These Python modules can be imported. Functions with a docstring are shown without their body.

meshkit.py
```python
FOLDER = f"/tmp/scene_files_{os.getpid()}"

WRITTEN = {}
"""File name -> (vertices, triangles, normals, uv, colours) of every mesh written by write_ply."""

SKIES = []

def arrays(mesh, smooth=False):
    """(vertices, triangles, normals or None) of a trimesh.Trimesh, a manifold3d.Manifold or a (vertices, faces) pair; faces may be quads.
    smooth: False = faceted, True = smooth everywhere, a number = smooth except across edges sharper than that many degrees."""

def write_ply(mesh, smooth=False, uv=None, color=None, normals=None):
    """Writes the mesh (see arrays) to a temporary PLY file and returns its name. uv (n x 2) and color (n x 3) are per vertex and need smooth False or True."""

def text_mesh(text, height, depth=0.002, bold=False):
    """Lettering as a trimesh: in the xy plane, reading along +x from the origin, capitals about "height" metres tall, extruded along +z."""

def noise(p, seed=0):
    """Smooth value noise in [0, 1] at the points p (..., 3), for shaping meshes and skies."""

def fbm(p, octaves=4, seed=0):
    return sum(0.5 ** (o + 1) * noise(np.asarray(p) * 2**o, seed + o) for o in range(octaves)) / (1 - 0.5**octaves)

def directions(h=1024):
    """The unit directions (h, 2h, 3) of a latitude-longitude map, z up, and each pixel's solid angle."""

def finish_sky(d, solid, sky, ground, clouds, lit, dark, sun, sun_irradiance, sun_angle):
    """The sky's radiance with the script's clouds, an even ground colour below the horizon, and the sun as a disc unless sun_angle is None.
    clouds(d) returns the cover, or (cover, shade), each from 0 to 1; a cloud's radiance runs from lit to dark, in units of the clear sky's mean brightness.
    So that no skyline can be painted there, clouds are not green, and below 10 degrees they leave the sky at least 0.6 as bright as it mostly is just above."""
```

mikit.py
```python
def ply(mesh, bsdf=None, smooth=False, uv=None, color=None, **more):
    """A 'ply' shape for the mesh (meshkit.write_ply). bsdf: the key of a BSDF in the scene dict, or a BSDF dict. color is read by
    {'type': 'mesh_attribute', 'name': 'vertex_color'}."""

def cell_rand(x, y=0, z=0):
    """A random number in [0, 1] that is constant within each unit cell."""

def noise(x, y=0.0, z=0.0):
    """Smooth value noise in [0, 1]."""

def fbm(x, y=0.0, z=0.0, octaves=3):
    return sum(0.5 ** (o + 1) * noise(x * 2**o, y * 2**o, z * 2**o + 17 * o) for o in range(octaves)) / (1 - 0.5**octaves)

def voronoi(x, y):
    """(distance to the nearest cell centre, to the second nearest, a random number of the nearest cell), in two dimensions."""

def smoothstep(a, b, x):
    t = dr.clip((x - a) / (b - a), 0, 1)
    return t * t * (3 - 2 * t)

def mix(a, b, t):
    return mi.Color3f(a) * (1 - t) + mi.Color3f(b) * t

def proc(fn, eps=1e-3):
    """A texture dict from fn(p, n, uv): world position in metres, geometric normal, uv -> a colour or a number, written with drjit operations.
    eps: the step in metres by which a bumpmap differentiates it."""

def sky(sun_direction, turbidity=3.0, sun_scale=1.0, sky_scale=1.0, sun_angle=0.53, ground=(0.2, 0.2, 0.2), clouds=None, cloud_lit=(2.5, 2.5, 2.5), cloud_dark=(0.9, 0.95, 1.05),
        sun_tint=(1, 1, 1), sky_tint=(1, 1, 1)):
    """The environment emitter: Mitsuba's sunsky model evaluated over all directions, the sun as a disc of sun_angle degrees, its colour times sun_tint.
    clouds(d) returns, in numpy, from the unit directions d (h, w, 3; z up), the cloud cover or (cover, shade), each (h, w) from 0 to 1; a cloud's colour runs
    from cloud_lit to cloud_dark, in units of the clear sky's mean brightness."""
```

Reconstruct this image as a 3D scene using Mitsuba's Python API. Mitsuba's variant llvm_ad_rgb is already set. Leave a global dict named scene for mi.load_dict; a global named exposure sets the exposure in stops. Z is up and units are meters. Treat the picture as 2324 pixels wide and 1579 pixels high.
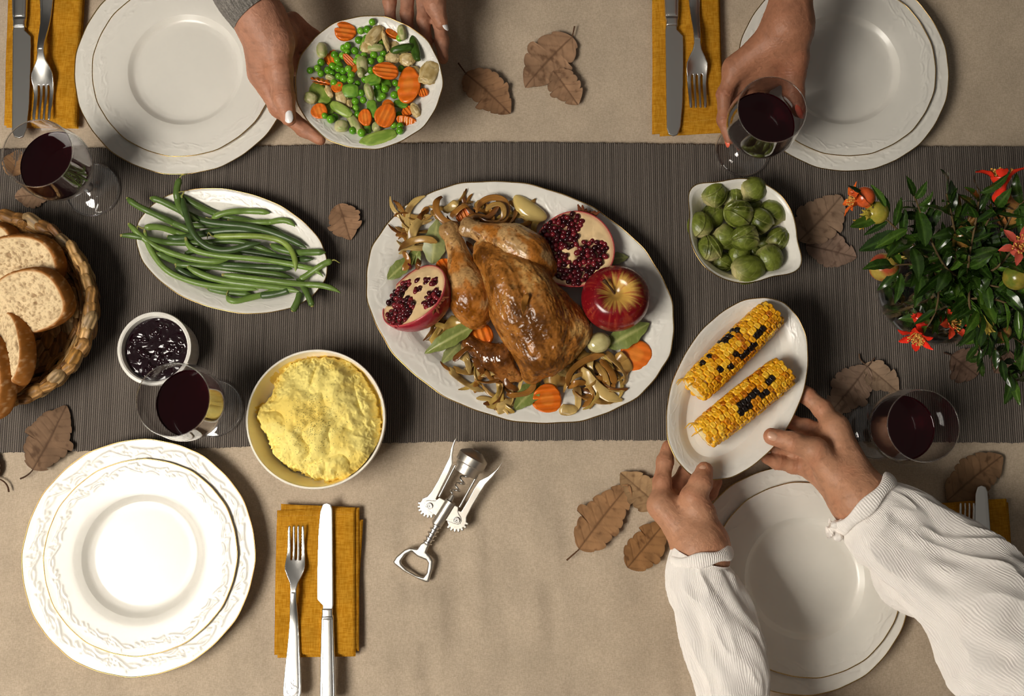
import math, random, numpy as np, trimesh, mitsuba as mi, mikit, meshkit
from scipy.spatial import cKDTree
from shapely.geometry import Polygon, LineString
import shapely
T = mi.ScalarTransform4f
scene, labels = {}, {}
rng = np.random.default_rng(7)
PI = math.pi

# ---------------------------------------------------------------- camera, lights, exposure
CAM_H, FOC = 1.24, 2200.0
TILT = math.atan(280.0 / FOC)
FWD = np.array([0, math.sin(TILT), -math.cos(TILT)])
UPV = np.array([0, math.cos(TILT), math.sin(TILT)])
CAM = np.array([0, 0, CAM_H])
scene['camera'] = {'type': 'perspective', 'fov_axis': 'x', 'fov': math.degrees(2 * math.atan(1162 / FOC)), 'near_clip': 0.05, 'far_clip': 50.0,
                   'to_world': T().look_at(origin=CAM.tolist(), target=(CAM + FWD).tolist(), up=UPV.tolist())}
exposure = 0.0
LIGHT_POS, LIGHT_AIM = np.array([-1.13, -0.45, 1.58]), np.array([0.85, 0.55, 0.18])
scene['room_light'] = {'type': 'constant', 'radiance': {'type': 'rgb', 'value': [0.030, 0.028, 0.026]}}
scene['softbox'] = {'type': 'rectangle', 'to_world': T().look_at(origin=LIGHT_POS.tolist(), target=LIGHT_AIM.tolist(), up=[0, 0, 1]) @ T().scale([0.47, 0.37, 1]),
                    'emitter': {'type': 'area', 'radiance': {'type': 'rgb', 'value': [20.6, 19.3, 17.3]}}}
labels['softbox'] = {'label': 'large studio softbox lamp to the lower left of the table', 'category': 'lamp'}

scene['ceiling_light'] = {'type': 'rectangle', 'to_world': T().look_at(origin=[-0.3, 0.4, 2.5], target=[-0.3, 0.4, 0.0], up=[0, 1, 0]) @ T().scale([2.4, 1.7, 1]),
                          'emitter': {'type': 'area', 'radiance': {'type': 'rgb', 'value': [0.150, 0.141, 0.128]}}}
labels['ceiling_light'] = {'label': 'wide dim light panel under the ceiling high above the table', 'category': 'lamp'}

# ---------------------------------------------------------------- helpers
def P(px, py, z=0.0):
    """The point at height z seen at pixel (px, py) of the photograph."""
    d = FWD * FOC + np.array([1.0, 0, 0]) * (px - 1162) - UPV * (py - 789.5)
    return CAM + d * ((z - CAM_H) / d[2])
def Q(pts, z=0.0): return np.array([P(a, b, z) for a, b in pts])
def mpp(px, py, z=0.0): return float(np.linalg.norm(P(px + 1, py, z) - P(px, py, z)))
def lin(c):
    if isinstance(c, str):
        c = [int(c[i:i + 2], 16) / 255 for i in (1, 3, 5)]
    c = np.asarray(c, float)
    return np.where(c < 0.04045, c / 12.92, ((c + 0.055) / 1.055) ** 2.4)
def mixc(a, b, t):
    t = np.clip(np.asarray(t, float), 0, 1)[..., None]
    return np.asarray(a) * (1 - t) + np.asarray(b) * t
def sstep(a, b, x):
    t = np.clip((np.asarray(x, float) - a) / (b - a), 0, 1)
    return t * t * (3 - 2 * t)
def fb(v, s, o=4, seed=0): return meshkit.fbm(np.asarray(v) * s + 100.0, o, seed)
def nz(v, s, seed=0): return meshkit.noise(np.asarray(v) * s + 100.0, seed)
taken = {}
def numbered(name):
    n = taken.get(name, 0); taken[name] = n + 1
    return name if n == 0 else f'{name}_{n:03d}'
def thing(name, label, cat, group=None, kind=None):
    key = numbered(name)
    labels[key] = {'label': label, 'category': cat}
    if group: labels[key]['group'] = group
    if kind: labels[key]['kind'] = kind
    return key
def part(parent, name, shape, label=None, kind=None):
    key = numbered(parent + '__' + name)
    scene[key] = shape
    if label or kind:
        labels[key] = {k: v for k, v in (('label', label), ('kind', kind)) if v}
    return key
def solo(name, shape, label, cat, group=None, kind=None):
    key = thing(name, label, cat, group, kind); scene[key] = shape
    return key
def struct(name, shape, label=None, parent=None):
    key = numbered((parent + '__' if parent else '') + name)
    scene[key] = shape
    labels[key] = {'kind': 'structure'}
    if label: labels[key]['label'] = label
    return key
def shape_of(v, f, bsdf, color=None, smooth=True, uv=None, **kw):
    v = np.asarray(v, float); f = np.asarray(f, int)
    if f.shape[1] == 4: f = np.vstack([f[:, [0, 1, 2]], f[:, [0, 2, 3]]])
    if color is not None:
        uv = tint(np.broadcast_to(np.asarray(color, float), (len(v), 3)))
    return mikit.ply((v, f), bsdf, smooth=smooth, uv=uv, **kw)
# Colours of the vertices: a mesh's hues lie between two hues of its own (HUES); u = number of the mesh's pair + place between the two, v = brightness.
HUES, hue_of = [], {}
def tint(c):
    c = np.clip(c, 1e-5, None); s = c.sum(1); h = c / s[:, None]; m = np.average(h, 0, weights=s); d = h - m
    w, e = np.linalg.eigh((d * s[:, None]).T @ d + 1e-12 * np.eye(3)); ax = e[:, 2]; t = d @ ax; lo, hi = t.min() - 1e-6, t.max() + 1e-6
    pair = tuple(np.round(np.r_[m + ax * lo, m + ax * hi], 4)); i = hue_of.setdefault(pair, len(HUES))
    if i == len(HUES): HUES.append(pair)
    return np.stack([i + 0.04 + 0.92 * (t - lo) / (hi - lo), s], 1)
def tinted(p, n, uv):
    import drjit as dr
    if 'table' not in hue_of: hue_of['table'] = [mi.Float(np.array(HUES, np.float32)[:, k].copy()) for k in range(6)]
    i = mi.UInt32(dr.clip(dr.floor(uv.x), 0, len(HUES) - 1)); t = dr.clip((uv.x - mi.Float(i) - 0.04) / 0.92, 0, 1)
    a = [dr.gather(mi.Float, x, i) for x in hue_of['table']]
    return mi.Color3f(*[dr.clip(dr.lerp(a[k], a[k + 3], t) * uv.y, 0, 1) for k in range(3)])
def moved(shape, m): return {**shape, 'to_world': T(np.asarray(m, float))}
def M4(R=None, t=(0, 0, 0), s=1.0):
    m = np.eye(4); R = np.eye(3) if R is None else np.asarray(R, float)
    m[:3, :3] = R * np.asarray(s, float); m[:3, 3] = t
    return m
def rot(axis, a): return trimesh.transformations.rotation_matrix(a, axis)[:3, :3]
def Rz(a): return rot([0, 0, 1], a)
def frame(x, z):
    """Rotation with columns x (kept), y, z (nearest)."""
    x = np.asarray(x, float); x = x / np.linalg.norm(x)
    z = np.asarray(z, float); z = z - x * (x @ z); z /= np.linalg.norm(z)
    return np.stack([x, np.cross(z, x), z], 1)
def grid_faces(n, m, wrap_m=False, wrap_n=False, off=0):
    i = np.arange(n if wrap_n else n - 1)[:, None]; j = np.arange(m if wrap_m else m - 1)[None]
    a = i * m + j; b = i * m + (j + 1) % m; c = ((i + 1) % n) * m + (j + 1) % m; d = ((i + 1) % n) * m + j
    return np.stack(np.broadcast_arrays(a, d, c, b), -1).reshape(-1, 4) + off
def join(ms):
    vs, fs, o = [], [], 0
    for v, f in ms:
        f = np.asarray(f)
        if f.shape[1] == 4: f = np.vstack([f[:, [0, 1, 2]], f[:, [0, 2, 3]]])
        vs.append(v); fs.append(f + o); o += len(v)
    return np.vstack(vs), np.vstack(fs)
def revolve(prof, n=64):
    """Closed surface of revolution about z from (r, z) pairs running up the outside (r 0 at both ends for a closed solid)."""
    prof = np.asarray(prof, float); a = np.arange(n) * 2 * PI / n
    v = np.stack([prof[:, None, 0] * np.cos(a), prof[:, None, 0] * np.sin(a), np.repeat(prof[:, 1:2], n, 1)], -1).reshape(-1, 3)
    f = grid_faces(len(prof), n, wrap_m=True)[:, ::-1]
    return v, f
def spline(pts, n):
    pts = np.asarray(pts, float)
    if len(pts) < 3: 
        t = np.linspace(0, 1, n)[:, None]; return pts[0] * (1 - t) + pts[-1] * t
    from scipy.interpolate import CubicSpline
    s = np.r_[0, np.cumsum(np.linalg.norm(np.diff(pts[:, :3], axis=0), axis=1) + 1e-9)]
    return CubicSpline(s / s[-1], pts)(np.linspace(0, 1, n))
def frames_along(c):
    t = np.gradient(c, axis=0); t /= np.linalg.norm(t, axis=1, keepdims=True) + 1e-12
    u = np.zeros_like(t); a = np.array([0, 0, 1.0]) if abs(t[0, 2]) < 0.9 else np.array([1.0, 0, 0])
    for i in range(len(t)):
        a = a - t[i] * (a @ t[i]); a = a / (np.linalg.norm(a) + 1e-12); u[i] = a
    return t, u, np.cross(t, u)
def tube(c, r, n=10, sy=1.0, cap=True, twist=None):
    """Tube round the points c, radius r; sy squashes it along its 'up'."""
    c = np.asarray(c, float); r = np.broadcast_to(np.asarray(r, float), (len(c),))
    t, u, w = frames_along(c); a = np.arange(n) * 2 * PI / n
    if twist is not None:
        u, w = u * np.cos(twist)[:, None] + w * np.sin(twist)[:, None], w * np.cos(twist)[:, None] - u * np.sin(twist)[:, None]
    v = c[:, None] + r[:, None, None] * (np.cos(a)[None, :, None] * w[:, None] + sy * np.sin(a)[None, :, None] * u[:, None])
    v = v.reshape(-1, 3); f = grid_faces(len(c), n, wrap_m=True)[:, ::-1]
    tri = np.vstack([f[:, [0, 1, 2]], f[:, [0, 2, 3]]])
    if cap:
        k = len(v); v = np.vstack([v, c[0], c[-1]]); j = np.arange(n); j2 = (j + 1) % n; b = (len(c) - 1) * n
        tri = np.vstack([tri, np.stack([j * 0 + k, j2, j], 1), np.stack([j * 0 + k + 1, b + j, b + j2], 1)])
        g = trimesh.Trimesh(v, tri, process=False)
        if g.volume < 0: tri = tri[:, ::-1]
    return v, tri
def ico(sub=3):
    m = trimesh.creation.icosphere(subdivisions=sub)
    return np.array(m.vertices), np.array(m.faces)
def rbox(sx, sy, sz, r, seg=4):
    """A box with rounded edges, centred."""
    import manifold3d as m3
    s = m3.Manifold.sphere(r, 4 * seg)
    b = [s.translate([x * (sx / 2 - r), y * (sy / 2 - r), z * (sz / 2 - r)]) for x in (-1, 1) for y in (-1, 1) for z in (-1, 1)]
    q = m3.Manifold.batch_hull(b).to_mesh()
    return np.array(q.vert_properties[:, :3]), np.array(q.tri_verts)
# ---- signed distance fields and surface nets
def surface_nets(D, org, h):
    nx, ny, nz_ = D.shape; shp = (nx - 1, ny - 1, nz_ - 1); N = shp[0] * shp[1] * shp[2]
    ins = D < 0; S = np.zeros((N, 3)); C = np.zeros(N); quads = []
    st = (shp[1] * shp[2], shp[2], 1)
    for ax in range(3):
        o1, o2 = [(1, 2), (2, 0), (0, 1)][ax]
        lo = [slice(None)] * 3; hi = [slice(None)] * 3; lo[ax] = slice(0, -1); hi[ax] = slice(1, None)
        a, b = ins[tuple(lo)], ins[tuple(hi)]
        idx = np.argwhere(a != b)
        if not len(idx): continue
        idx = idx[((idx[:, o1] > 0) & (idx[:, o1] < D.shape[o1] - 1) & (idx[:, o2] > 0) & (idx[:, o2] < D.shape[o2] - 1))]
        j = idx.copy(); j[:, ax] += 1
        d0 = D[tuple(idx.T)]; d1 = D[tuple(j.T)]
        p = idx.astype(float); p[:, ax] += d0 / (d0 - d1)
        cell = idx @ np.array(st)
        cs = [cell - da * st[o1] - db * st[o2] for da, db in ((0, 0), (1, 0), (1, 1), (0, 1))]
        for c in cs:
            for k in range(3): S[:, k] += np.bincount(c, p[:, k], N)
            C += np.bincount(c, minlength=N)
        q = np.stack(cs, 1); flip = d0 > 0; q[flip] = q[flip][:, ::-1]
        quads.append(q)
    used = np.nonzero(C)[0]; mp = -np.ones(N, int); mp[used] = np.arange(len(used))
    return S[used] / C[used][:, None] * h + org, mp[np.vstack(quads)]
class Field:
    def __init__(s, lo, hi, h, far=0.06):
        s.h = h; s.lo = np.asarray(lo, float); n = np.ceil((np.asarray(hi) - s.lo) / h).astype(int) + 1
        s.ax = [s.lo[k] + np.arange(n[k]) * h for k in range(3)]; s.D = np.full(n, far)
    def copy(s):
        o = Field.__new__(Field); o.h, o.lo, o.ax, o.D = s.h, s.lo, s.ax, s.D.copy(); return o
    def win(s, lo, hi):
        i0 = np.clip(np.floor((lo - s.lo) / s.h).astype(int), 0, None); i1 = np.ceil((hi - s.lo) / s.h).astype(int) + 1
        w = tuple(slice(i0[k], max(i0[k], min(i1[k], s.D.shape[k]))) for k in range(3))
        g = np.meshgrid(*[s.ax[k][w[k]] for k in range(3)], indexing='ij')
        return w, g
    def put(s, w, d, k):
        D = s.D[w]
        if k > 0:
            hh = np.clip(0.5 + 0.5 * (D - d) / k, 0, 1); s.D[w] = D * (1 - hh) + d * hh - k * hh * (1 - hh)
        else: s.D[w] = np.minimum(D, d)
    def cap(s, a, b, ra, rb, k=0.004, m=0.016):
        a, b = np.asarray(a, float), np.asarray(b, float); r = max(ra, rb) + m
        w, (X, Y, Z) = s.win(np.minimum(a, b) - r, np.maximum(a, b) + r)
        if X.size == 0: return s
        ba = b - a; L = ba @ ba + 1e-12
        t = np.clip(((X - a[0]) * ba[0] + (Y - a[1]) * ba[1] + (Z - a[2]) * ba[2]) / L, 0, 1)
        d = np.sqrt((X - a[0] - t * ba[0]) ** 2 + (Y - a[1] - t * ba[1]) ** 2 + (Z - a[2] - t * ba[2]) ** 2) - (ra + (rb - ra) * t)
        s.put(w, d, k); return s
    def ell(s, c, rad, R=None, k=0.006, m=0.02):
        c = np.asarray(c, float); rad = np.asarray(rad, float); R = np.eye(3) if R is None else np.asarray(R)
        e = np.abs(R) @ rad + m; w, (X, Y, Z) = s.win(c - e, c + e)
        if X.size == 0: return s
        p = np.stack([X - c[0], Y - c[1], Z - c[2]], -1) @ R
        k0 = np.linalg.norm(p / rad, axis=-1); k1 = np.linalg.norm(p / rad ** 2, axis=-1)
        s.put(w, k0 * (k0 - 1) / (k1 + 1e-9), k); return s
    def mesh(s): return surface_nets(s.D, s.lo, s.h)
def taubin(v, f, it=6):
    f = np.asarray(f)
    if f.shape[1] == 4: f = np.vstack([f[:, [0, 1, 2]], f[:, [0, 2, 3]]])
    m = trimesh.Trimesh(v, f, process=False)
    if it: trimesh.smoothing.filter_taubin(m, iterations=it)
    w, o = np.array(m.vertices), np.asarray(v, float); e = np.median(np.linalg.norm(o[f[:, 0]] - o[f[:, 1]], axis=1)) * 1.2
    d = w - o; k = np.linalg.norm(d, axis=1); bad = ~np.isfinite(k) | (k > e)
    w[bad] = o[bad]; return w, np.array(m.faces)
def subdiv(v, f):
    v, f = trimesh.remesh.subdivide(v, f); return np.array(v), np.array(f)
def normals(v, f): return meshkit.arrays((v, f), True)[2]
def poly_sdf(poly, X, Y):
    """Signed distance (negative inside) of a shapely polygon at grid points."""
    poly = np.asarray(poly.exterior.coords)[:, :2] if hasattr(poly, 'exterior') else np.asarray(poly, float)
    if not np.allclose(poly[0], poly[-1]): poly = np.vstack([poly, poly[:1]])
    d2 = np.full(X.shape, 1e9); inside = np.zeros(X.shape, bool)
    for (x0, y0), (x1, y1) in zip(poly[:-1], poly[1:]):
        ex, ey = x1 - x0, y1 - y0; L = ex * ex + ey * ey + 1e-15
        t = np.clip(((X - x0) * ex + (Y - y0) * ey) / L, 0, 1)
        d2 = np.minimum(d2, (X - x0 - t * ex) ** 2 + (Y - y0 - t * ey) ** 2)
        c = ((y0 > Y) != (y1 > Y)) & (X < ex * (Y - y0) / (ey if abs(ey) > 1e-12 else 1e-12) + x0)
        inside ^= c
    return np.where(inside, -1, 1) * np.sqrt(d2)
def slab(polys, h, th, zc=lambda x, y: 0 * x, holes=(), rnd=0.0006, thz=None):
    """A sheet of half thickness th bent to the height zc(x, y), of the outline(s) polys."""
    allp = np.vstack([np.asarray(p, float)[:, :2] for p in polys]); lo = allp.min(0) - 4 * h; hi = allp.max(0) + 4 * h
    ax = np.arange(lo[0], hi[0] + h, h); ay = np.arange(lo[1], hi[1] + h, h)
    X, Y = np.meshgrid(ax, ay, indexing='ij')
    d = np.min([poly_sdf(p, X, Y) for p in polys], axis=0)
    for q in holes: d = np.maximum(d, -poly_sdf(q, X, Y))
    Z0 = zc(X, Y) + np.zeros_like(X); tt = (th if thz is None else thz(X, Y)) + np.zeros_like(X)
    near = d < 2 * h
    z0, z1 = Z0[near].min() - tt.max() - 3 * h, Z0[near].max() + tt.max() + 3 * h
    az = np.arange(z0, z1 + h, h)
    dz = np.abs(az[None, None] - Z0[..., None]) - tt[..., None]
    a = np.maximum(dz + rnd, 0); b = np.maximum(d[..., None] + rnd, 0)
    D = np.minimum(np.maximum(dz + rnd, d[..., None] + rnd), 0) + np.sqrt(a * a + b * b) - rnd
    return surface_nets(D, np.array([lo[0], lo[1], z0]), h)

# ---------------------------------------------------------------- materials
def rgb(c): return {'type': 'rgb', 'value': [float(x) for x in c]}
VC = mikit.proc(tinted)
def princ(name, color, rough, spec=0.5, metallic=0.0, coat=0.0, coat_gloss=0.9, two=True, sheen=0.0):
    b = {'type': 'principled', 'base_color': color if isinstance(color, dict) else rgb(color), 'roughness': rough, 'metallic': metallic}
    if metallic == 0: b['specular'] = spec
    if coat: b.update(clearcoat=coat, clearcoat_gloss=coat_gloss)
    if sheen: b['sheen'] = sheen
    scene[name] = {'type': 'twosided', 'nested': b} if two else b
    return name
princ('porcelain', lin('#ebe7dd') * 0.86, 0.24, 0.42)
princ('stoneware', lin('#ece6d8') * 0.97, 0.25, 0.45)
princ('gold', [0.50, 0.33, 0.12], 0.22, metallic=1.0)
princ('steel', [0.74, 0.72, 0.68], 0.29, metallic=1.0)
princ('brushed', [0.58, 0.54, 0.48], 0.40, metallic=1.0)
princ('roasted', VC, 0.27, 0.45)
princ('fluffy', VC, 0.75, 0.25)
princ('matte', VC, 0.85, 0.2)
princ('satin', VC, 0.5, 0.35)
princ('waxy', VC, 0.34, 0.4)
princ('glossy', VC, 0.2, 0.5)
princ('wet', VC, 0.12, 0.6)
def skin_bump(p, n, uv):
    return 0.00034 * mikit.fbm(p.x * 700, p.y * 700, p.z * 700, 2) + 0.00018 * mikit.noise(p.x * 260, p.y * 1500, p.z * 900)
scene['skin'] = {'type': 'twosided', 'nested': {'type': 'bumpmap', 'arbitrary': mikit.proc(skin_bump, eps=3e-4), 'scale': 1.0,
                 'bsdf': {'type': 'principled', 'base_color': VC, 'roughness': 0.50, 'specular': 0.32}}}
princ('nail_white', lin('#e8e4e2'), 0.14, 0.5)
princ('nail_coral', lin('#e0694f'), 0.16, 0.5)
princ('nail_bare', lin('#c79a80'), 0.28, 0.5)
princ('wine', lin('#2a0208') * 0.4, 0.05, 0.3)
scene['thin_glass'] = {'type': 'thindielectric', 'int_ior': 1.5}
scene['solid_glass'] = {'type': 'dielectric', 'int_ior': 1.5}
# ---------------------------------------------------------------- room, table, cloths
def linen(p, n, uv):
    import drjit as dr
    x, y = p.x, p.y
    a = mikit.noise(x * 1900, y * 420, 1.0); b = mikit.noise(x * 420, y * 1900, 5.0); c = mikit.noise(x * 1100, y * 1100, 3.0)
    big = mikit.fbm(x * 26, y * 26, 2.0, 3)
    t = 0.42 * a + 0.42 * b + 0.16 * c
    col = mikit.mix(tuple(map(float, lin('#ac9b85'))), tuple(map(float, lin('#bfae99'))), mikit.smoothstep(0.16, 0.84, t))
    return col * (0.88 + 0.24 * big)
scene['linen'] = {'type': 'twosided', 'nested': {'type': 'diffuse', 'reflectance': mikit.proc(linen)}}
def mustard(p, n, uv):
    x, y = p.x, p.y
    a = mikit.noise(x * 1400, y * 170, 1.0); b = mikit.noise(x * 170, y * 1400, 5.0)
    big = mikit.fbm(x * 60, y * 60, 2.0, 2)
    col = mikit.mix(tuple(map(float, lin('#a87019'))), tuple(map(float, lin('#bd892b'))), mikit.smoothstep(0.2, 0.8, 0.5 * a + 0.5 * b))
    return col * (0.86 + 0.28 * big)
scene['mustard'] = {'type': 'twosided', 'nested': {'type': 'diffuse', 'reflectance': mikit.proc(mustard)}}
def boards(p, n, uv):
    return mikit.mix((0.10, 0.06, 0.035), (0.16, 0.10, 0.06), mikit.fbm(p.x * 3, p.y * 30, 0.0, 3))
scene['oak'] = {'type': 'diffuse', 'reflectance': mikit.proc(boards)}
struct('floor', shape_of(*[np.array([[-3, -3, -0.76], [3, -3, -0.76], [3, 3, -0.76], [-3, 3, -0.76]]), np.array([[0, 1, 2, 3]])], 'oak', smooth=False), 'dark wooden floor below the table')
TX0, TX1, TY0, TY1 = -1.05, 1.05, -0.60, 0.96
tb = thing('dining_table', 'wooden dining table under the beige linen tablecloth', 'table')
v, f = rbox(TX1 - TX0 - 0.02, TY1 - TY0 - 0.02, 0.035, 0.008); part(tb, 'tabletop', shape_of(v + [(TX0 + TX1) / 2, (TY0 + TY1) / 2, -0.0425], f, 'oak', smooth=30))
for sx in (TX0 + 0.1, TX1 - 0.1):
    for sy in (TY0 + 0.1, TY1 - 0.1):
        v, f = rbox(0.07, 0.07, 0.68, 0.006); part(tb, 'leg', shape_of(v + [sx, sy, -0.42], f, 'oak', smooth=30))
RTOP = Q([(-260, 342), (0, 338), (600, 331), (1100, 323), (1700, 329), (2324, 333), (2600, 335)], 0.002)
RBOT = Q([(-260, 1030), (0, 1027), (560, 1013), (1100, 1000), (1700, 999), (2324, 1004), (2600, 1006)], 0.002)
from scipy.interpolate import CubicSpline
ytop = CubicSpline(RTOP[:, 0], RTOP[:, 1]); ybot = CubicSpline(RBOT[:, 0], RBOT[:, 1])
def cloth():
    D = 0.22
    gx = np.r_[np.linspace(TX0 - D, TX0, 12, endpoint=False), np.linspace(TX0, TX1, 330), np.linspace(TX1, TX1 + D, 13)[1:]]
    gy = np.r_[np.linspace(TY0 - D, TY0, 12, endpoint=False), np.linspace(TY0, TY1, 210), np.linspace(TY1, TY1 + D, 13)[1:]]
    X, Y = np.meshgrid(gx, gy, indexing='ij')
    ox = np.maximum(np.maximum(TX0 - X, X - TX1), 0); oy = np.maximum(np.maximum(TY0 - Y, Y - TY1), 0)
    p = np.stack([X, Y, 0 * X], -1)
    w = p * [1, 0.22, 1]; w[..., 0] += 0.10 * p[..., 1] + 0.02 * fb(p, 5, 2, 9)
    folds = fb(w, 26, 3, 3) - 0.5
    b1 = np.exp(-((X - P(1150, 1400)[0] - 0.06 * (Y + 0.2)) / 0.11) ** 2) + 0.6 * np.exp(-((X - P(800, 1550)[0]) / 0.10) ** 2) + 0.45
    low = sstep(0.0, 0.16, ybot(X) - 0.01 - Y)
    soft = fb(p, 8, 3, 5) - 0.5
    top = sstep(0.0, 0.12, Y - ytop(X) - 0.01)
    zz = -0.0045 - 0.0035 * low * (b1 - .45) + low * (0.0105 * b1 * folds) + (0.25 + low + 0.8 * top) * 0.0035 * soft + top * 0.003 * (fb(w, 18, 3, 21) - 0.5)
    zz = np.minimum(zz, -0.0004)
    d = np.hypot(ox, oy); ripple = 0.012 * np.sin((X + Y) * 40) * sstep(0, 0.1, d)
    Xc = np.clip(X, TX0, TX1) + np.sign(X) * (0.012 * sstep(0, .03, ox) + ripple * (ox > 0)); Yc = np.clip(Y, TY0, TY1) + np.sign(Y - 0.2) * (0.012 * sstep(0, .03, oy) + ripple * (oy > 0))
    v = np.stack([Xc, Yc, zz - d], -1).reshape(-1, 3)
    return shape_of(v, grid_faces(len(gx), len(gy)), 'linen')
CL = cloth(); CL['flip_normals'] = False
solo('tablecloth', CL, 'beige linen tablecloth covering the whole dinner table', 'tablecloth')
def runner():
    pitch, per = 0.00272, 6
    xs = np.arange(RTOP[0, 0], RTOP[-1, 0], pitch / per); n = len(xs); rib = np.arange(n) // per; ph = (np.arange(n) % per) / per
    r1 = np.random.default_rng(3).random(n // per + 2)[rib]; r2 = np.random.default_rng(4).random((n // per + 2, 2))[rib]
    hgt = 0.0009 * np.sin(PI * ph) ** 0.8
    tt = np.array([0, .0016, .005, .02, .08, .2, .35, .5, .65, .8, .92, .98, .995, .9984, 1.0])
    y0 = ytop(xs) + 0.0016 * (r2[:, 0] - 0.5); y1 = ybot(xs) + 0.0016 * (r2[:, 1] - 0.5)
    y0 += 0.0008 * np.sin(PI * ph); y1 -= 0.0008 * np.sin(PI * ph)
    Y = y0[:, None] * (1 - tt) + y1[:, None] * tt
    wob = 0.0004 * (nz(np.stack(np.broadcast_arrays(rib[:, None] * 0.37, Y * 14, 0 * Y), -1), 1.0, 3) - 0.5)
    e = np.minimum(tt, 1 - tt); Z = 0.0014 + hgt[:, None] * np.minimum(1, e * 400 + 0.3) - 0.0012 * (e < 1e-6) + 0 * Y
    v = np.stack([xs[:, None] + wob + 0 * Y, Y, Z], -1)
    c = mixc(lin('#221d1a'), lin('#736a62'), (0.15 + 0.85 * np.sin(PI * ph) ** 1.3) * (0.72 + 0.4 * r1))
    c = np.repeat(c[:, None], len(tt), 1)
    return shape_of(v.reshape(-1, 3), grid_faces(n, len(tt)), 'matte', c.reshape(-1, 3))
solo('table_runner', runner(), 'dark grey ribbed table runner across the middle of the table', 'table runner')
ZR, ZT = 0.0032, 0.0002   # heights of the runner and of the cloth

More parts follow.
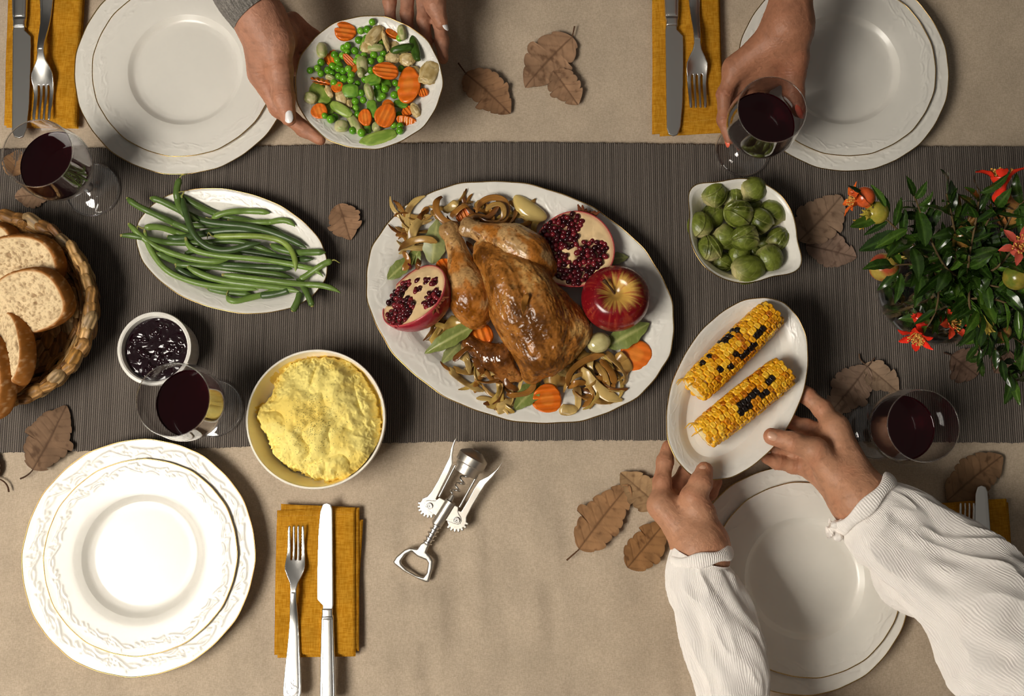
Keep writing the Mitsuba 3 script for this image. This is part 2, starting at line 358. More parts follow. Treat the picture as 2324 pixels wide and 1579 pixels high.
# ---------------------------------------------------------------- crockery
def arc_pts(cx, cy, r0, r1, a0, a1, n=14):
    a = np.radians(np.linspace(a0, a1, n)); r = np.linspace(r0, r1, n)
    return np.stack([cx + r * np.cos(a), cy + r * np.sin(a)], 1)
MOTIF = [  # one repeat of the embossed scroll: x along the rim 0..1, y inwards 0..1
    np.stack([np.linspace(0.02, 0.42, 20), 0.30 + 0.16 * np.sin(np.linspace(0, PI, 20))], 1),
    arc_pts(0.42, 0.46, 0.16, 0.04, -90, 280), arc_pts(0.10, 0.52, 0.05, 0.12, 300, -20),
    np.stack([np.linspace(0.46, 0.70, 16), 0.72 - 0.45 * np.linspace(0, 1, 16) ** 1.6], 1),
    arc_pts(0.72, 0.40, 0.13, 0.04, -60, 250), np.stack([np.linspace(0.72, 0.98, 16), 0.27 + 0.25 * np.linspace(0, 1, 16) ** 2], 1),
    arc_pts(0.92, 0.62, 0.10, 0.03, 60, -230), np.stack([np.linspace(0.16, 0.36, 14), 0.78 - 0.1 * np.sin(np.linspace(0, PI, 14))], 1)]
MOTIF += [np.array([[x, 0.14], [x + 0.012, 0.34]]) @ np.eye(2) for x in (0.52, 0.56, 0.60, 0.64)]
mp = np.vstack([spline(m, 30) if len(m) < 10 else m for m in MOTIF])
def relief(s, d, width, asp):
    """Height 0..1 of the scroll at fraction s of a repeat and depth d (0..1); asp: length of a repeat over the band's width."""
    out = np.zeros(s.shape)
    band = (d > 0) & (d < 1)
    pts = np.vstack([mp + [k, 0] for k in (-1, 0, 1)]) * [asp, 1]
    q = np.stack([s[band] * asp, d[band]], -1)
    dist = cKDTree(pts).query(q)[0]
    out[band] = np.exp(-(dist / width) ** 2)
    return out
def dish(a, b, prof, reps=10, band=(0.002, 0.026), emb=0.0007, scal=0.008, lobes=None, na=600, thick=0.0032, foot=None, outline=None, seed=0, gold=True, gw=0.0006, raise_=0.0):
    """Oval dish centred on the origin, foot on z = 0: semi-axes a, b; prof = (distance inward from the rim, height of the top surface). Returns the body and rim meshes."""
    th = np.arange(na) * 2 * PI / na; prof = np.asarray(prof, float)
    lob = lobes or reps
    sc = scal * (0.55 * np.cos(lob * th + seed) + 0.30 * np.cos(2 * lob * th + 0.8 + seed) + 0.25 * np.cos(3 * th + seed))
    rr = np.hypot(a * np.cos(th), b * np.sin(th)); arc = np.r_[0, np.cumsum(np.hypot(np.diff(a * np.cos(th)), np.diff(b * np.sin(th))))]
    s = arc / (arc[-1] + arc[-1] / na)
    dd = np.unique(np.r_[np.linspace(0, band[1], 22), prof[:, 0], np.linspace(band[1], b * 0.97, 22)])
    zt = np.interp(dd, prof[:, 0], prof[:, 1])
    from scipy.ndimage import gaussian_filter1d
    fine = np.linspace(0, b, 800); zf = gaussian_filter1d(np.interp(fine, prof[:, 0], prof[:, 1]), 9, mode='nearest'); zt = np.interp(dd, fine, zf); zt[0] = prof[0, 1]
    def ring(d, z):
        k = sc * np.clip(1 - d / (0.34 * b), 0, 1)
        ex = outline(th) if outline is not None else 0.0
        g = 1 + k + ex * np.clip(1 - d / (0.55 * b), 0, 1) ** 0.8
        return np.stack([(a - d) * np.cos(th) * g, (b - d) * np.sin(th) * g, z + 0 * th + raise_ * ex], -1)
    D = np.repeat(dd[:, None], na, 1)
    rel = relief(np.repeat(((s * reps) % 1)[None], len(dd), 0), (D - band[0]) / (band[1] - band[0]), 0.055, arc[-1] / reps / (band[1] - band[0])) if emb else 0 * D
    top = np.array([ring(d, z) for d, z in zip(dd, zt)]); top[..., 2] += emb * rel
    lo = np.linspace(0, b * 0.97, 16)
    und = np.array([ring(d + 0.0002, max(np.interp(d, fine, zf) - thick * min(1, 0.25 + d / 0.004), 0.0 if d > b * 0.3 else 0.0)) for d in lo[1:]])
    n = len(top); v = np.vstack([top[::-1].reshape(-1, 3), und.reshape(-1, 3)])
    m = n + len(und); f = grid_faces(m, na, wrap_m=True)
    k = len(v); v = np.vstack([v, top[-1].mean(0), und[-1].mean(0)]); j = np.arange(na); j2 = (j + 1) % na; bb = (m - 1) * na
    tri = np.vstack([f[:, [0, 1, 2]], f[:, [0, 2, 3]], np.stack([j * 0 + k, j2, j], 1), np.stack([j * 0 + k + 1, bb + j, bb + j2], 1)])
    g = trimesh.Trimesh(v, tri, process=False)
    if g.volume < 0: tri = tri[:, ::-1]
    rim = None
    if gold:
        c = ring(0.0, zt[0])[::1]; c = np.vstack([c, c[:1]]); rim = tube(c, gw, 6, cap=False)
    return (v, tri), rim
def place_dish(name, label, body, rim, m, mat='porcelain', group=None, cat='plate', rimlabel='thin gold rim'):
    t = thing(name, label, cat, group)
    part(t, 'body', moved(body, m))
    if rim: part(t, 'gold_rim', moved(rim, m), rimlabel)
    return t
RP = 264 * mpp(315, 1262, 0.018)
def plate_prof(R, well, zr, zw=0.0045): return [(0, zr), (0.003, zr - 0.0004), (R - well - 0.012, zr * 0.74 + zw * 0.26), (R - well - 0.002, zr * 0.60 + zw * 0.40), (R - well + 0.005, zw + 0.0010), (R - well + 0.013, zw), (R, zw)]
(cv, cf), cr = dish(RP, RP, plate_prof(RP, RP * 0.62, 0.020), reps=9, band=(0.002, 0.027), emb=0.00072, scal=0.0050, lobes=12, na=540)
RD = 219 * mpp(319, 1262, 0.022)
(dv, df), dr_ = dish(RD, RD, plate_prof(RD, RD * 0.615, 0.0165), reps=9, band=(0.002, 0.022), emb=0.00062, scal=0.005, lobes=12, na=540, seed=1)
CH, CHR, DP, DPR = shape_of(cv, cf, 'porcelain'), shape_of(*cr, 'gold'), shape_of(dv, df, 'porcelain'), shape_of(*dr_, 'gold')
ROUND = [('upper left, under the grey sleeved arm', (417, 156), 247, (418, 154), 208, 0.4), ('lower left, with nothing over it', (315, 1262), 264, (319, 1262), 219, 0.0),
         ('upper right, beside the held wine glass', (1914, 157), 239, (1915, 153), 208, 1.3), ('lower right, between two white sleeves', (1811, 1314), 254, (1829, 1313), 217, 2.2)]
for where, c, R, c2, R2, ang in ROUND:
    z = ZT + 0.0006
    s = R * mpp(c[0], c[1], 0.02) / RP; o = P(c[0], c[1], 0.02); o[2] = z
    place_dish('charger_plate', 'large white porcelain charger plate with scroll rim, ' + where.split(',')[0] + ' place setting', CH, CHR, M4(Rz(ang), o, s), group='charger plates under the dinner plates')
    s2 = R2 * mpp(c2[0], c2[1], 0.022) / RD; o = P(c2[0], c2[1], 0.022); o[2] = z + 0.0054 * s
    place_dish('dinner_plate', 'white dinner plate on the charger at the ' + where, DP, DPR, M4(Rz(ang + 0.6), o, s2), group='dinner plates at the place settings')

def oval(px, py, apx, bpx, phi, z, prof, tilt=None, **kw):
    m = mpp(px, py, z + 0.02); a, b = apx * m, bpx * m
    body, rim = dish(a, b, prof(b), **kw)
    o = P(px, py, z + 0.02); o[2] = z
    R = Rz(math.radians(phi))
    if tilt is not None: R = tilt @ R
    return a, b, o, R, shape_of(*body, kw.get('mat', 'porcelain')), shape_of(*rim, 'gold')
def plat_prof(wr, zr, zw): return lambda b: [(0, zr), (0.003, zr - 0.0003), (wr * 0.75, zr * 0.62 + zw * 0.38), (wr * 0.93, zr * 0.45 + zw * 0.55), (wr + 0.006, zw + 0.001), (wr + 0.014, zw), (b, zw)]
PA, PB, PO, PR, bs, rs = oval(1179, 683, 357, 267, -19.2, ZR, plat_prof(0.036, 0.024, 0.005), reps=14, band=(0.003, 0.034), emb=0.0006, scal=0.007, na=900, gw=0.0007)
place_dish('platter', 'large oval white platter holding the roast chicken', bs, rs, M4(PR, PO), cat='platter')
BA, BB, BO, BR, bs, rs = oval(526, 569, 223, 137, -15.5, ZR, plat_prof(0.022, 0.022, 0.0045), reps=10, band=(0.002, 0.017), emb=0.00035, scal=0.006, na=640)
place_dish('oval_dish', 'oval white dish with gold rim under the green beans', bs, rs, M4(BR, BO), cat='dish')
ZC = 0.050
KA, KB, KO, KR, bs, rs = oval(1673, 880, 223, 140, 61.4, ZC, plat_prof(0.022, 0.022, 0.0045), reps=10, band=(0.002, 0.017), emb=0.00035, scal=0.006, na=640)
place_dish('oval_dish', 'oval white dish held in two hands under the corn cobs', bs, rs, M4(KR, KO), cat='dish')
ZV = 0.055
VA, VB, VO, VR, bs, rs = oval(838, 190, 166, 157, 0, ZV, plat_prof(0.026, 0.026, 0.0055), reps=8, band=(0.002, 0.018), emb=0.0006, scal=0.012, lobes=9, na=600)
VTILT = rot([1, 0, 0], 0.0)
place_dish('side_plate', 'small white plate held in two hands under mixed vegetables', bs, rs, M4(VR, VO), cat='plate')
# bowl of sprouts: round, two pointed lugs
def lugs(th):
    o = 0
    for c, amp in ((math.radians(139), 0.24), (math.radians(-34), 0.26)):
        d = np.abs((th - c + PI) % (2 * PI) - PI); o = o + amp * np.exp(-(d / 0.30) ** 2 ) + 0.0 * d
    return o
SB_R = 121 * mpp(1684, 524, 0.05)
body, rim = dish(SB_R, SB_R, [(0, 0.047), (0.004, 0.045), (0.010, 0.036), (0.017, 0.020), (0.026, 0.009), (0.036, 0.005), (SB_R, 0.0045)], reps=8, emb=0, scal=0.004, lobes=8, na=480, outline=lugs)
SO = P(1684, 524, 0.047); SO[2] = ZR
place_dish('lugged_bowl', 'white bowl with two pointed gold-edged lugs holding brussels sprouts', shape_of(*body, 'porcelain'), shape_of(*rim, 'gold'), M4(Rz(0), SO), cat='bowl')
# mash bowl and ramekin
def bowl(R, H, foot, th=0.0035, n=120):
    o = [(0, 0.001), (foot - 0.004, 0.001), (foot - 0.003, 0.0), (foot, 0.0)]
    for t in np.linspace(0.05, 1, 16): o.append((foot + (R - foot) * math.sin(t * PI / 2) ** 0.9, H * (1 - math.cos(t * PI / 2)) ** 0.85))
    i = [(max(r - th, 0), z + (0.0 if k else 0.0)) for k, (r, z) in enumerate(o[4:])]
    i = [(r, max(z, th + 0.002)) for r, z in i][::-1]
    return revolve(o + [(R - th * 0.25, H + th * 0.35), (R - th * 0.75, H + th * 0.35)] + i + [(foot * 0.6, th + 0.0015), (0, th + 0.0012)], n)
MB_H = 0.058
MB_R = 159 * mpp(717, 950, MB_H); MO = P(717, 950, MB_H); MO[2] = ZT
v, f = bowl(MB_R, MB_H, MB_R * 0.5)
solo('serving_bowl', moved(shape_of(v, f, 'stoneware', smooth=50), M4(None, MO)), 'round cream bowl filled with mashed potato', 'bowl')
RK_H = 0.040; RK_R = 85 * mpp(352, 791, RK_H); KOv = P(352, 791, RK_H); KOv[2] = ZR
def ramekin():
    R, H = RK_R, RK_H; n = 240; a = np.arange(n) * 2 * PI / n
    prof = [(0, 0.001), (R * 0.86, 0.001), (R * 0.88, 0), (R * 0.93, 0.001), (R * 0.93, 0.004)] + [(R * 0.935 + 0.0005 * k / 8, 0.005 + (H - 0.014) * k / 8) for k in range(9)] + [(R * 0.97, H - 0.0075), (R * 0.985, H - 0.006), (R, H - 0.002), (R - 0.001, H), (R - 0.004, H + 0.0003), (R - 0.0058, H - 0.001), (R * 0.855, H - 0.006), (R * 0.84, H * 0.5), (R * 0.83, 0.006), (R * 0.78, 0.004), (0, 0.004)]
    v, f = revolve(prof, n); rr = np.hypot(v[:, 0], v[:, 1]); ang = np.arctan2(v[:, 1], v[:, 0])
    fl = (rr > R * 0.925) & (v[:, 2] > 0.0045) & (v[:, 2] < H - 0.0085)
    k = 1 + np.where(fl, 0.022 * np.abs(np.sin(ang * 22)) - 0.012, 0); v[:, :2] *= k[:, None]
    return v, f
solo('ramekin', moved(shape_of(*ramekin(), 'porcelain', smooth=40), M4(None, KOv)), 'small white fluted ramekin of dark jam', 'ramekin')

# ---------------------------------------------------------------- wine glasses
def glass_profile():
    b = [(0.030, 0.072), (0.0375, 0.084), (0.0425, 0.096), (0.0445, 0.108), (0.0438, 0.122), (0.0420, 0.137), (0.0405, 0.149)]
    lo = [(0.0045, 0.0618), (0.012, 0.0635), (0.0215, 0.067)]
    return spline(np.array([[0.0, 0.0612]] + lo + b), 60)
GB = glass_profile()
def wine_glass(bx, by, level, label, size=1.0, z=ZT):
    o = P(bx, by, 0.002); o[2] = z
    t = thing('wine_glass', label, 'glass', 'wine glasses on the table'); m = M4(None, o, size)
    part(t, 'bowl', moved(GLASS['bowl'], m)); part(t, 'stem', moved(GLASS['stem'], m)); part(t, 'base', moved(GLASS['base'], m)); part(t, 'foot_ring', moved(GLASS['foot'], m)); part(t, 'rim', moved(GLASS['rim'], m))
    k = GB[:, 1] < level; pr = GB[k]; r = float(np.interp(level, GB[:, 1], GB[:, 0])) - 0.0016
    pr = np.column_stack([np.maximum(pr[:, 0] - 0.0022, 0), pr[:, 1] + 0.0022])
    key = 'wine_body_%d' % round(level * 1e4)
    w = shape_of(*revolve(np.vstack([pr[::2], [[r, level]], [[r - 0.0006, level - 0.0004]], [[r - 0.002, level - 0.0008]], [[r * 0.5, level - 0.0009]], [[0, level - 0.0009]]]), 72), 'wine')
    part(t, 'wine', moved(w, m), 'dark red wine')
    return t, o
GLASS = {}
def shell():
    o = GB; i = np.column_stack([np.maximum(GB[:, 0] - 0.0009 - .0006 * (GB[:, 1] < .09), 0), GB[:, 1] + 0.0016 * (GB[:, 0] < .03) * (1 - GB[:, 0] / .03)])
    v, f = revolve(np.vstack([o, [[GB[-1, 0] - .0003, GB[-1, 1] + .0004], [GB[-1, 0] - .0007, GB[-1, 1] + .0004]], i[::-1]]), 128)
    k = 1 + .0035 * (fb(np.column_stack([v[:, :2] * 20, v[:, 2] * 90]), 1.0, 2, 5) - .5) * (np.arange(len(v)) >= len(GB) * 128); v[:, :2] *= k[:, None]
    return v, f
GLASS['bowl'] = shape_of(*shell(), 'thin_glass')
GLASS['stem'] = shape_of(*revolve([(0, 0.0600), (0.0060, 0.0606), (0.0048, 0.0570), (0.0036, 0.050), (0.0032, 0.035), (0.0036, 0.020), (0.0046, 0.0155), (0.0070, 0.0128), (0.0, 0.0124)], 40), 'solid_glass')
GLASS['base'] = shape_of(*revolve([(0, 0.0006), (0.0345, 0.0006), (0.0352, 0.0014), (0.0348, 0.0022), (0.030, 0.0026), (0.0245, 0.0036), (0.0175, 0.0056), (0.0125, 0.0082), (0.0085, 0.0120), (0.0, 0.0122)], 96), 'thin_glass')
c = np.stack([0.0354 * np.cos(np.linspace(0, 2 * PI, 97)), 0.0354 * np.sin(np.linspace(0, 2 * PI, 97)), np.full(97, 0.0017)], 1)
GLASS['foot'] = shape_of(*tube(c, 0.0013, 10, cap=False), 'solid_glass')
c = np.stack([GB[-1, 0] * np.cos(np.linspace(0, 2 * PI, 97)), GB[-1, 0] * np.sin(np.linspace(0, 2 * PI, 97)), np.full(97, GB[-1, 1])], 1)
GLASS['rim'] = shape_of(*tube(c, 0.0006, 8, cap=False), 'solid_glass')
wine_glass(211, 432, 0.104, 'wine glass at the upper left beside the cutlery, nearly half full of red wine', 1.0, ZR)
wine_glass(487, 927, 0.092, 'wine glass of red wine beside the jam ramekin', 1.02, ZR)
wine_glass(1985, 978, 0.090, 'wine glass of red wine at the lower right near the vase', 1.0, ZT)
TRG = wine_glass(1684, 343, 0.098, 'wine glass of red wine held in a hand at the upper right', 0.99, ZR)
# ---------------------------------------------------------------- napkins
def napkin(label, layers, hem=None, z=ZT):
    """layers: (four corner pixels, thickness in m) from the bottom up."""
    t = thing('napkin', label, 'napkin', 'folded mustard napkins')
    zz = z
    for i, (c, th) in enumerate(layers):
        c = Q(c, zz + th)
        n, m = 64, 60
        u = (np.linspace(-1, 1, n))[:, None]; w = np.linspace(-1, 1, m)[None]
        A = lambda u, w: (c[0] * ((1 - u) * (1 - w))[..., None] + c[1] * ((1 + u) * (1 - w))[..., None] + c[2] * ((1 + u) * (1 + w))[..., None] + c[3] * ((1 - u) * (1 + w))[..., None]) / 4
        U, Wm = np.broadcast_arrays(u, w); B = A(U, Wm)
        Lx = np.linalg.norm(c[1] - c[0]); Ly = np.linalg.norm(c[3] - c[0])
        ex = np.minimum((1 - np.abs(U)) * Lx, (1 - np.abs(Wm)) * Ly) / 2
        rd = np.sqrt(np.clip(1 - (1 - np.clip(ex / (th * 0.8), 0, 1)) ** 2, 0, 1))
        wav = 0.0011 * (fb(B, 30, 3, 40 + i) - 0.5) + 0.0005 * (fb(B, 90, 2, 60 + i) - 0.5)
        edge = 0.0016 * (fb(B, 22, 2, 80 + i)[..., None] - 0.5)
        B = B + edge * np.array([1, 1, 0])
        top = B.copy(); top[..., 2] = zz + th * (0.4 + 0.6 * rd) + wav * rd
        bot = B.copy(); bot[..., 2] = zz + th * 0.4 * (1 - rd) + 0.0001
        gf = grid_faces(n, m)
        v, f = join([(top.reshape(-1, 3), gf), (bot.reshape(-1, 3), gf[:, ::-1])])
        part(t, 'fold', shape_of(v, f, 'mustard'))
        zz += th * 0.92
    if hem:
        e = Q(hem, zz + 0.0004)
        L = np.linalg.norm(e[1] - e[0]); k = int(L / 0.0042)
        st = [tube(np.array([e[0] + (e[1] - e[0]) * (j + a) / k for a in (0.1, 0.5, 0.85)]) + [0, 0, 0.0002], 0.00026, 5) for j in range(k)]
        part(t, 'hem_stitching', shape_of(*join(st), 'satin', lin('#cf9c40')), 'row of hem stitches')
    return zz
NZ = {}
NZ['bl'] = napkin('folded mustard linen napkin right of the lower left plates', [([(628, 1494), (806, 1490), (823, 1180), (640, 1152)], .0035), ([(632, 1484), (814, 1478), (815, 1152), (637, 1143)], .0035), ([(621, 1487), (806, 1485), (806, 1151), (628, 1158)], .004)], [(632, 1171), (803, 1166)])
NZ['tl'] = napkin('folded mustard linen napkin left of the upper left plates', [([(12, 288), (176, 290), (194, -90), (22, -90)], .005), ([(6, 283), (171, 288), (189, -90), (18, -90)], .006)])
NZ['tr'] = napkin('folded mustard linen napkin left of the upper right plates', [([(1498, 308), (1640, 300), (1634, -90), (1486, -90)], .005), ([(1481, 303), (1646, 290), (1630, -90), (1481, -90)], .006)], [(1490, 281), (1641, 270)])
NZ['br'] = napkin('folded mustard linen napkin at the lower right, partly under the white sleeve', [([(2140, 1470), (2312, 1462), (2290, 1140), (2125, 1150)], .004), ([(2133, 1475), (2318, 1465), (2287, 1131), (2122, 1142)], .005)])

# ---------------------------------------------------------------- cutlery (unit length 1, handle end at y 0, tip at y 1)
def fork_mesh():
    L = 0.224
    half = [(0.0, 0.0), (0.020, -0.004), (0.040, 0.012), (0.053, 0.05), (0.053, 0.09), (0.048, 0.16), (0.037, 0.30), (0.026, 0.45), (0.0185, 0.58), (0.0175, 0.64), (0.024, 0.675), (0.042, 0.71), (0.056, 0.745), (0.0590, 0.772), (0.0565, 0.80), (0.052, 0.86), (0.0480, 0.98), (0.0462, 0.997)]
    h = np.array(half); out = np.vstack([h, [[0.0455, 1.0]]])
    pol = np.vstack([out, (out * [-1, 1])[::-1]]) * L
    holes = []
    for x in (-0.0255, 0.0, 0.0255):
        holes.append(np.array([[x - 0.0052, 0.812], [x - 0.003, 0.803], [x + 0.003, 0.803], [x + 0.0052, 0.812], [x + 0.0068, 1.02], [x - 0.0068, 1.02]]) * L)
    def zc(x, y):
        t = y / L
        z = 0.0022 + 0.0105 * np.exp(-((t - 0.62) / 0.13) ** 2) + 0.0055 * sstep(0.82, 1.0, t) + 0.0012 * sstep(.4, 0, t)
        z = z + 0.0028 * (np.abs(x) / (0.056 * L)) ** 2 * np.exp(-((t - 0.76) / 0.06) ** 2)
        return z
    def thz(x, y):
        t = y / L; b = 0.00105 + 0.0011 * np.exp(-((t - 0.60) / 0.12) ** 2) - 0.0003 * sstep(0.8, 1, t)
        hw = np.interp(t, h[:, 1], h[:, 0]) * L
        gro = np.exp(-((np.abs(x) - hw * 0.72) / 0.0006) ** 2) * (t < 0.62) * (t > 0.02)
        return b - 0.00025 * gro + 0.0006 * (1 - np.clip(np.abs(x) / (hw + 1e-6), 0, 1) ** 2) * (t < 0.62)
    v, f = slab([pol], 0.00068, 0.0011, zc, holes, rnd=0.0005, thz=thz)
    v, f = taubin(v, f, 4)
    orn = []
    for c in ([(-.02, .05), (-.028, .075), (-.012, .095), (0, .075), (.012, .095), (.028, .075), (.02, .05), (0, .035), (-.02, .05)], [(0, .03), (0, .10), (-.008, .115), (0, .13), (.008, .115), (0, .10)], [(-.03, .13), (-.036, .15), (-.026, .158)], [(.03, .13), (.036, .15), (.026, .158)], [(-.014, .03), (-.03, .035), (-.036, .055)], [(.014, .03), (.03, .035), (.036, .055)]):
        q = spline(np.array(c) * L, 26); z = zc(q[:, 0], q[:, 1]) + thz(q[:, 0], q[:, 1])
        orn.append(tube(np.column_stack([q, z]), 0.00045, 6))
    return L, (v, f), join(orn)
FL, FK, FO = fork_mesh()
FKS, FOS = shape_of(*FK, 'steel'), shape_of(*FO, 'steel')
def knife_mesh():
    L = 0.258
    blade = np.array([(0.024, 0.462), (0.024, 0.485), (0.052, 0.515), (0.0535, 0.56), (0.051, 0.70), (0.046, 0.85), (0.036, 0.955), (0.022, 0.993), (0.002, 1.0), (-0.020, 0.992), (-0.029, 0.965), (-0.030, 0.80), (-0.0305, 0.49), (-0.026, 0.462)]) * L
    hd = np.array([(0.0, -0.002), (0.026, 0.002), (0.038, 0.02), (0.0405, 0.06), (0.036, 0.25), (0.031, 0.43), (0.027, 0.445), (0.028, 0.47), (-0.028, 0.47), (-0.027, 0.445), (-0.031, 0.43), (-0.036, 0.25), (-0.0405, 0.06), (-0.038, 0.02), (-0.026, 0.002)]) * L
    bz = lambda x, y: 0.0046 + 0 * x
    bt = lambda x, y: np.clip(0.00125 - 0.016 * np.clip(x / L, -0.01, 0.06), 0.00045, 0.002)
    B = slab([blade], 0.0006, 0.001, bz, rnd=0.0004, thz=bt)
    def ht(x, y):
        hw = np.interp(y / L, [0, .06, .25, .43], [.036, .0405, .036, .031]) * L
        return 0.0030 + 0.0012 * (1 - np.clip(np.abs(x) / hw, 0, 1) ** 2) - 0.0004 * np.exp(-((np.abs(x) - hw * 0.70) / 0.0007) ** 2) * (y < 0.42 * L) - 0.0008 * np.exp(-((y / L - 0.425) / 0.006) ** 2)
    H = slab([hd], 0.0006, 0.003, lambda x, y: 0.0044 + 0 * x, rnd=0.0018, thz=ht)
    return L, taubin(*B, 3), taubin(*H, 4)
KL, KB_, KH_ = knife_mesh()
KBS, KHS = shape_of(*KB_, 'steel'), shape_of(*KH_, 'steel')
def lay(tip, end, L, z, tiltx=0.0, roll=0.0, flip=False):
    a, b = P(*end, z), P(*tip, z); d = b - a; s = np.linalg.norm(d) / L
    y = d / np.linalg.norm(d); R = np.stack([np.cross(y, [0, 0, 1]), y, [0, 0, 1]], 1)
    R = R @ rot([1, 0, 0], tiltx) @ rot([0, 1, 0], roll)
    S = np.diag([-1.0 if flip else 1.0, 1, 1])
    m = np.eye(4); m[:3, :3] = R @ S * s; m[:3, 3] = a; m[2, 3] = z
    return m
def fork(label, tip, end, z, **k):
    t = thing('fork', label, 'fork', 'steel table forks'); m = lay(tip, end, FL, z, **k)
    part(t, 'body', moved(FKS, m)); part(t, 'ornament', moved(FOS, m), 'embossed flower ornament at the handle end')
def knife(label, tip, end, z, **k):
    t = thing('knife', label, 'knife', 'steel table knives'); m = lay(tip, end, KL, z, **k)
    part(t, 'blade', moved(KBS, m)); part(t, 'handle', moved(KHS, m))
fork('steel table fork on the napkin beside the lower left plates', (675, 1192), (664, 1592), NZ['bl'] + 0.0004)
knife('steel table knife on the napkin nearest the corkscrew, blade bright white', (744, 1140), (746, 1597), NZ['bl'] + 0.0006, roll=-0.02, flip=True)
knife('steel table knife on the upper left napkin, tip behind a wine glass', (47, 317), (51, -150), NZ['tl'] + 0.0006, flip=True)
fork('steel table fork on the upper left napkin, tines toward the wine glass', (101, 278), (111, -125), NZ['tl'] + 0.0004)
knife('steel table knife on the napkin left of the held wine glass', (1526, 312), (1521, -150), NZ['tr'] + 0.0006, flip=True)
fork('steel table fork on the napkin left of the held wine glass', (1582, 250), (1571, -140), NZ['tr'] + 0.0004)
knife('steel table knife at the lower right beside the white sleeve', (2224, 1101), (2254, 1545), NZ['br'] + 0.0006, flip=True)
fork('steel table fork at the lower right, handle under the white sleeve', (2189, 1140), (2208, 1530), NZ['br'] + 0.0004)

